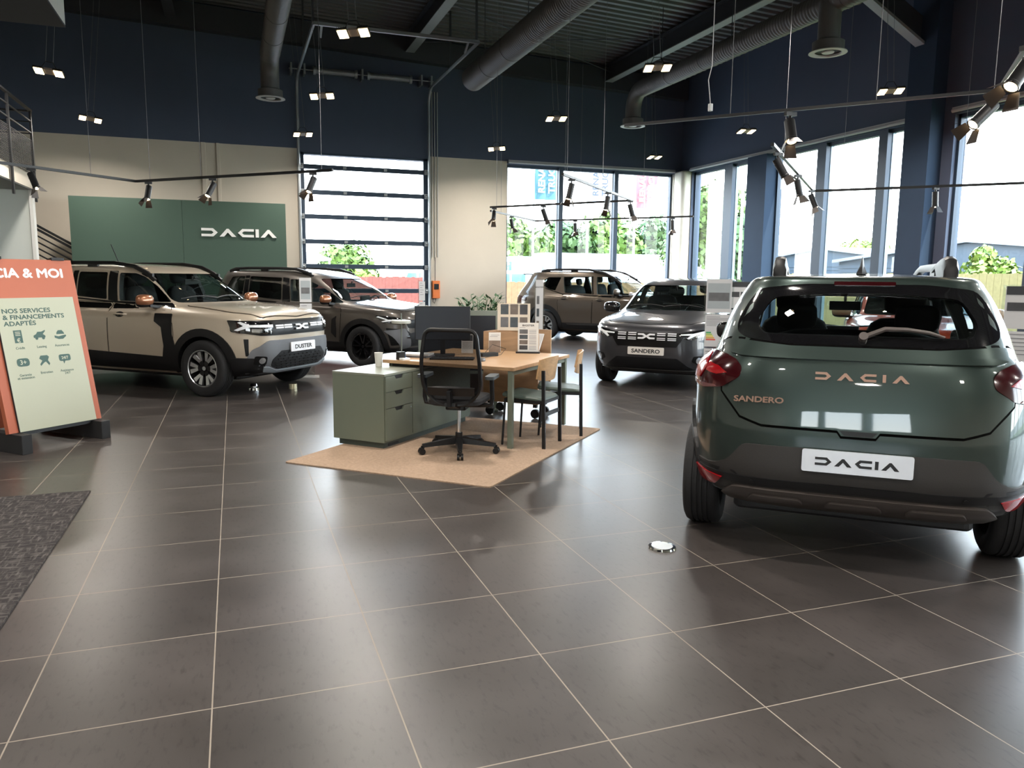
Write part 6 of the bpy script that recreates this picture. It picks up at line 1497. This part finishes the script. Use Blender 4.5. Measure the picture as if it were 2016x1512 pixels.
# ================================================================== OUTSIDE
def outside():
    m = MB(); m.box((-60, YB + .31, -.35), (90, 140, -.12)); m.box((XR + .31, -60, -.35), (90, YB + .31, -.12)); m.box((-60, -60, -.35), (XR + .31, YF - .31, -.12))
    st(m.build('ground_outside', mat('pale_asphalt', (.22, .21, .195), .9, nscale=.8)))
    # timber fences: every board in the mesh of its own fence
    def fence(a, b, h, label, col, nm):
        v = Vector(b) - Vector(a); L_ = v.length; e = v.normalized(); n = int(L_ / .115)
        ang = math.atan2(e.y, e.x); R_ = Matrix.Translation((a[0], a[1], -.12)) @ Matrix.Rotation(ang, 4, 'Z')
        m = MB(); rng = random.Random(3)
        for k in range(n): m.box((k * .115, -.01 + .004 * (k % 2), 0), (k * .115 + .1135, .012, h + rng.uniform(-.02, .02)), M=R_)
        m.box((0, .012, .3), (L_, .05, .4), M=R_); m.box((0, .012, h - .4), (L_, .05, h - .3), M=R_)
        o = m.build('timber_fence', mat(nm, col, .8, nscale=9, noise_amt=.3)); tag(o, label, 'fence')
    fence((-4, 27, 0), (7.4, 27, 0), 1.60, 'red stained timber fence beyond the glazed door', (.20, .055, .04), 'red_fence_wood')
    fence((7.5, 27.5, 0), (19.9, 27.5, 0), 1.45, 'orange brown timber fence beyond the window of the bronze SUV', (.24, .12, .055), 'brown_fence_wood')
    fence((20.0, 27.4, 0), (20.0, -2, 0), 1.85, 'long yellow timber fence outside the tall windows', (.30, .21, .08), 'yellow_fence_wood')
    m = MB(); m.box((12.6, -10, -.12), (19.8, 26.5, -.10)); tag(m.build('lawn', mat('grass_green', (.07, .10, .03), .9, nscale=30, noise_amt=.3)), kind='stuff')
    # trees
    LEAF = [mat('leaf_green_%s' % k, c, .6, nscale=4, noise_amt=.35) for k, c in (('dark', (.035, .075, .010)), ('mid', (.075, .13, .012)), ('lime', (.14, .20, .02)))]
    BARK = mat('bark', (.10, .07, .05), .9)
    def tree(x, y, z0, h, r, lm, label, group='trees beyond the fences', n=2600, seed=1, leaf=.16):
        rng = random.Random(seed); t = thing('broadleaf_tree', label, 'tree', (x, y, z0), 0, group)
        m = MB(); m.cyl((0, 0, 0), (0, 0, h * .5), r * .07, 8, r * .05); m.build('trunk', BARK, t)
        blobs = [(Vector((rng.uniform(-.6, .6) * r, rng.uniform(-.6, .6) * r, h * rng.uniform(.38, .80))), r * rng.uniform(.34, .55)) for _ in range(13)] + [(Vector((0, 0, h * .68)), r * .62), (Vector((0, 0, h * .86)), h * .13)]
        vs = []; fs = []
        for i in range(n):
            c, br = blobs[rng.randrange(len(blobs))]
            d = Vector((rng.gauss(0, 1), rng.gauss(0, 1), rng.gauss(0, 1))).normalized(); p = c + d * br * rng.uniform(.72, 1.05)
            a = Vector((rng.gauss(0, 1), rng.gauss(0, 1), rng.gauss(0, 1))).normalized(); u = (a - d * a.dot(d) * .7).normalized(); w_ = d.cross(u).normalized(); s = leaf * rng.uniform(.7, 1.5)
            k = len(vs); vs += [tuple(p - u * s), tuple(p - w_ * s * .6 + d * .04), tuple(p + u * s), tuple(p + w_ * s * .6 - d * .03)]; fs.append((k, k + 1, k + 2, k + 3))
        o = lift('foliage', LEAF[lm], t, vs, fs)
        return t
    T_ = [(17.6, 49, 6.5, 2.6, 1, 'bushy tree nearest the cream pier in the far window'), (22.4, 52, 6.7, 2.7, 0, 'dark leafy tree over the front end of the white trailer'), (26.0, 52, 7.5, 2.4, 1, 'green tree behind the middle of the white trailer'),
          (30.0, 52, 7.2, 2.6, 0, 'tree over the far end of the white trailer'), (33.8, 53, 7.6, 2.3, 1, 'green tree seen beside the cream corner column')]
    for i, (x, y, h, r, lm, lab) in enumerate(T_): tree(x, y, -1.0, h, r, lm, lab, seed=i + 2, n=2400, leaf=.24)
    tree(24.3, 36.4, -.2, 6.8, 2.5, 1, 'tallest green tree in the first window past the corner', seed=21, n=3600, leaf=.16)
    tree(22.6, 31.2, -.2, 4.8, 1.6, 0, 'darker tree beside the grey building in the second window', seed=22, n=3000, leaf=.16)
    tree(8.3, 60, -1, 4.9, 2.6, 1, 'round tree seen between the lower bars of the glazed door', seed=31, n=2600, leaf=.22)
    tree(6.9, 46, -1, 2.9, 1.2, 2, 'lime bush below the lowest clear bar of the glazed door', seed=32, n=1200, leaf=.16)
    tree(4.3, 49, -1, 3.0, 1.3, 2, 'lime bush under the white canopy', seed=33, n=1200, leaf=.16)
    tree(22.2, 18.2, -.1, 2.75, 1.0, 2, 'bright lime sapling in front of the gabled grey building', seed=41, n=2600, leaf=.09)
    for i, (x, y, h, r, lab) in enumerate([(60, 69, 6.2, 3.6, 'low green tree over the left end of the grey building roof'), (60, 62, 6.5, 3.4, 'low green tree over the middle of the grey building roof'), (60, 55.2, 6.3, 3.2, 'low green tree over the grey roof next to the dark column'), (60, 49.2, 6.0, 2.6, 'lime tree between the dark wall column and the roof')]):
        tree(x, y, -1, h, r, 2, lab, seed=50 + i, n=2000, leaf=.3)
    # grey metal buildings
    CL = mat('ribbed_grey_cladding', (.040, .054, .070), .5, .1, nscale=2)
    def shed(x0, y0, x1, y1, h, ridge, label):
        """gable faces the showroom (west side)"""
        m = MB(); n = 22
        ym = (y0 + y1) / 2
        for k in range(int(h / .22)):
            z = -.12 + k * .22; m.box((x0 - .03, y0, z + .03), (x0, y1, z + .20))
        m.box((x0, y0, -.12), (x1, y1, h)); m.add([(x0, y0, h), (x0, y1, h), (x0, ym, ridge), (x1, y0, h), (x1, y1, h), (x1, ym, ridge)], [(0, 1, 2), (5, 4, 3)])
        o = m.build('metal_building', CL); tag(o, label, 'building')
        r_ = MB(); e = .25
        for ya, yb in ((y0 - e, ym), (y1 + e, ym)): r_.add([(x0 - e, ya, h - .05), (x1, ya, h - .05), (x1, yb, ridge + .03), (x0 - e, yb, ridge + .03), (x0 - e, ya, h + .10), (x1, ya, h + .10), (x1, yb, ridge + .18), (x0 - e, yb, ridge + .18)], [(0, 1, 2, 3), (7, 6, 5, 4), (0, 4, 5, 1), (2, 6, 7, 3), (1, 5, 6, 2), (0, 3, 7, 4)])
        r_.build('roof', mat('pale_metal_roof', (.20, .21, .22), .5, .1), o)
    shed(30, 17.7, 46, 33.0, 2.45, 3.15, 'grey gabled metal building behind the lime sapling')
    shed(36, 35.2, 58, 47.5, 2.8, 3.45, 'long grey metal building with pale roof behind the tall windows')
    # lorry with white trailer
    t = thing('lorry', 'white lorry with refrigerated box trailer parked beyond the fence', 'lorry', (22, 44, -1.1)); inv = Matrix.Translation((-22, -44, 1.1)); WH = mat('white_truck_paint', (.62, .62, .62), .4, noise_amt=.02)
    m = MB(); m.rbox((17.5, 43, -.2), (29.2, 45.4, 2.95), .05, M=inv); o = m.build('trailer_box', WH, t)
    m = MB(); text_mb(m, '53', .35, frame((17.9, 42.97, 2.5), (1, 0, 0), (0, 0, 1)), 1.0, .01, bold=.01); m.v = [tuple(inv @ Vector(p)) for p in m.v]; m.build('trailer_number', mat('blue_print', (.12, .25, .6), .5), o)
    m = MB(); m.rbox((15.4, 43.1, -.4), (17.3, 45.3, 2.7), .15, M=inv); o = m.build('cab', WH, t)
    m = MB(); m.box((15.37, 43.3, 1.5), (15.40, 45.1, 2.4), M=inv); m.box((15.6, 43.07, 1.5), (16.6, 43.10, 2.4), M=inv); m.build('cab_window', mat('teal_glass_panel', (.07, .20, .22), .1, 0, 1), o)
    for x in (16.2, 19, 26, 27.4): m = MB(); m.cyl((x, 43.05, -.6), (x, 43.4, -.6), .5, 20, M=inv); m.build('wheel', M_TYRE, t)
    # vans and small trucks
    def van(x, y, w_, h, label, z0=-.3, rz=0):
        t = thing('white_van', label, 'van', (x, y, z0), rz)
        m = MB(); prof = [(-w_ / 2, .25), (-w_ / 2, .9), (-w_ * .38, 1.05), (-w_ * .24, h), (w_ / 2, h), (w_ / 2, .25)]
        n = len(prof); v = [(px, -.95, pz) for px, pz in prof] + [(px, .95, pz) for px, pz in prof]
        m.add(v, [list(range(n)), list(range(n, 2 * n))[::-1]] + [(i, n + i, n + (i + 1) % n, (i + 1) % n) for i in range(n)]); o = m.build('body', WH, t)
        g = MB(); g.add([(-w_ * .37, -.965, 1.1), (-w_ * .10, -.965, 1.1), (-w_ * .10, -.965, h - .15), (-w_ * .25, -.965, h - .15)], [(0, 1, 2, 3)]); g.add([(-w_ * .06, -.965, 1.1), (w_ * .2, -.965, 1.1), (w_ * .2, -.965, h - .15), (-w_ * .06, -.965, h - .15)], [(0, 1, 2, 3)])
        g.build('side_window', mat('teal_glass_panel'), t)
        for q in (-w_ * .3, w_ * .3): k_ = MB(); k_.cyl((q, -.97, .33), (q, -.75, .33), .33, 18); k_.build('wheel', M_TYRE, t)
    van(12.1, 34.5, 2.6, 2.1, 'white van with pale blue windows beyond the fence by the cream pier'); van(8.6, 38, 2.8, 2.1, 'white van beyond the red fence near the orange control box')
    van(5.9, 33, 2.6, 1.7, 'low white vehicle beyond the red fence left of the larger van', rz=.2)
    # canopy
    t = thing('canopy', 'white pointed canopy on poles beyond the glazed door', 'canopy', (3.0, 45, -1.1)); m = MB()
    m.add([(-2, -2, 3.5), (2, -2, 3.5), (2, 2, 3.5), (-2, 2, 3.5), (0, 0, 4.1), (-2, -2, 3.4), (2, -2, 3.4), (2, 2, 3.4), (-2, 2, 3.4)], [(0, 1, 4), (1, 2, 4), (2, 3, 4), (3, 0, 4), (5, 6, 1, 0), (6, 7, 2, 1), (7, 8, 3, 2), (8, 5, 0, 3)])
    m.build('roof_cloth', mat('canopy_cloth', (.78, .70, .66), .8), t)
    for x in (-1.9, 1.9, 0): k_ = MB(); k_.cyl((x, -1.9, 0), (x, -1.9, 3.4), .05, 8); k_.build('pole', WH, t)
    # flag poles with banners
    def flag(x, y, label, col, txt, tcol, top=7.8, w_=1.15, has=True, zb=4.55):
        t = thing('flagpole', label, 'flagpole', (x, y, -.5)); m = MB(); m.cyl((0, 0, 0), (0, 0, top + .8), .06, 10, .04); m.build('pole', WH, t)
        if has:
            m = MB(); R0 = []
            for j in range(9):
                z = zb + (top - zb) * j / 8
                R0.append([(.05 + w_ * i / 10 * (1.0 if j else .93), .06 * math.sin(i * 1.3 + j * .5), z) for i in range(11)])
            m.loft(R0, False, False, True); f_ = m.build('banner', mat('banner_' + label.split()[0], col, .8), t)
            k_ = MB()
            for ln, yy in (('RENAULT', .28), ('TRUCKS', .70)):
                text_mb(k_, ln, .44, Matrix.Translation((.05 + w_ * yy + .12, -.09, zb + .28)) @ frame((0, 0, 0), (0, 0, 1), (-1, 0, 0)), 1.0, .01, 'LEFT', .008)
            k_.build('banner_lettering', mat('banner_ink_' + label.split()[0], tcol, .7), f_)
    flag(12.75, 33, 'teal banner on a white flagpole outside the far window', (.045, .11, .13), '', (.85, .85, .85), top=7.0, zb=5.45)
    flag(15.7, 33.6, 'white banner with dark letters on the middle flagpole', (.60, .60, .62), '', (.03, .04, .06), top=7.2, zb=5.5)
    flag(18.6, 34.4, 'pale pink banner on the flagpole nearest the cream corner column', (.50, .10, .11), '', (.85, .8, .8), top=7.2, zb=5.4)
    # red car outside, seen through the green hatchback
    sp = dict(keys=K_SAND, paint=P_RED, R=.32, axles=(1.25, -1.355), well=.36, track=.79, rim=.205, style='star', rimmat=M_RIM, cab=7, tw=.205,
              side_windows=[rnd([(-.22, 1.03), (-.24, 1.40), (.10, 1.39), (.80, 1.03)], .03), rnd([(-.28, 1.04), (-.30, 1.40), (-.95, 1.38), (-1.10, 1.05)], .03)],
              windshield=rnd([(-.68, 1.055), (.68, 1.055), (.58, 1.415), (-.58, 1.415)], .05), ws_x=.1, rear_window=rnd([(-.5, 1.22), (.5, 1.22), (.45, 1.45), (-.45, 1.45)], .04), rw_x=-1.3,
              cabin_floor=.6, belt=1.03, dash=.95, mir=(.58, 1.01, .84), mirmat=mat('tan_mirror', (.40, .28, .18), .4), rear_glass=M_CARGLASS)
    root = thing('red_car', 'orange red car seen through the rear window of the green hatchback', 'car', (9.35, 8.75, 0), math.radians(90 - 222))
    body, S = build_car(root, sp)
    patch(S, 'F', rnd([(-.46, .795), (.46, .795), (.41, .605), (-.41, .605)], .015), 'grille', M_BLACKPL, root)
    two(S, 'F', rnd([(.43, .79), (.70, .84), (.80, .845), (.70, .735), (.46, .735)], .02), 'headlight', M_LAMP, root)
outside()
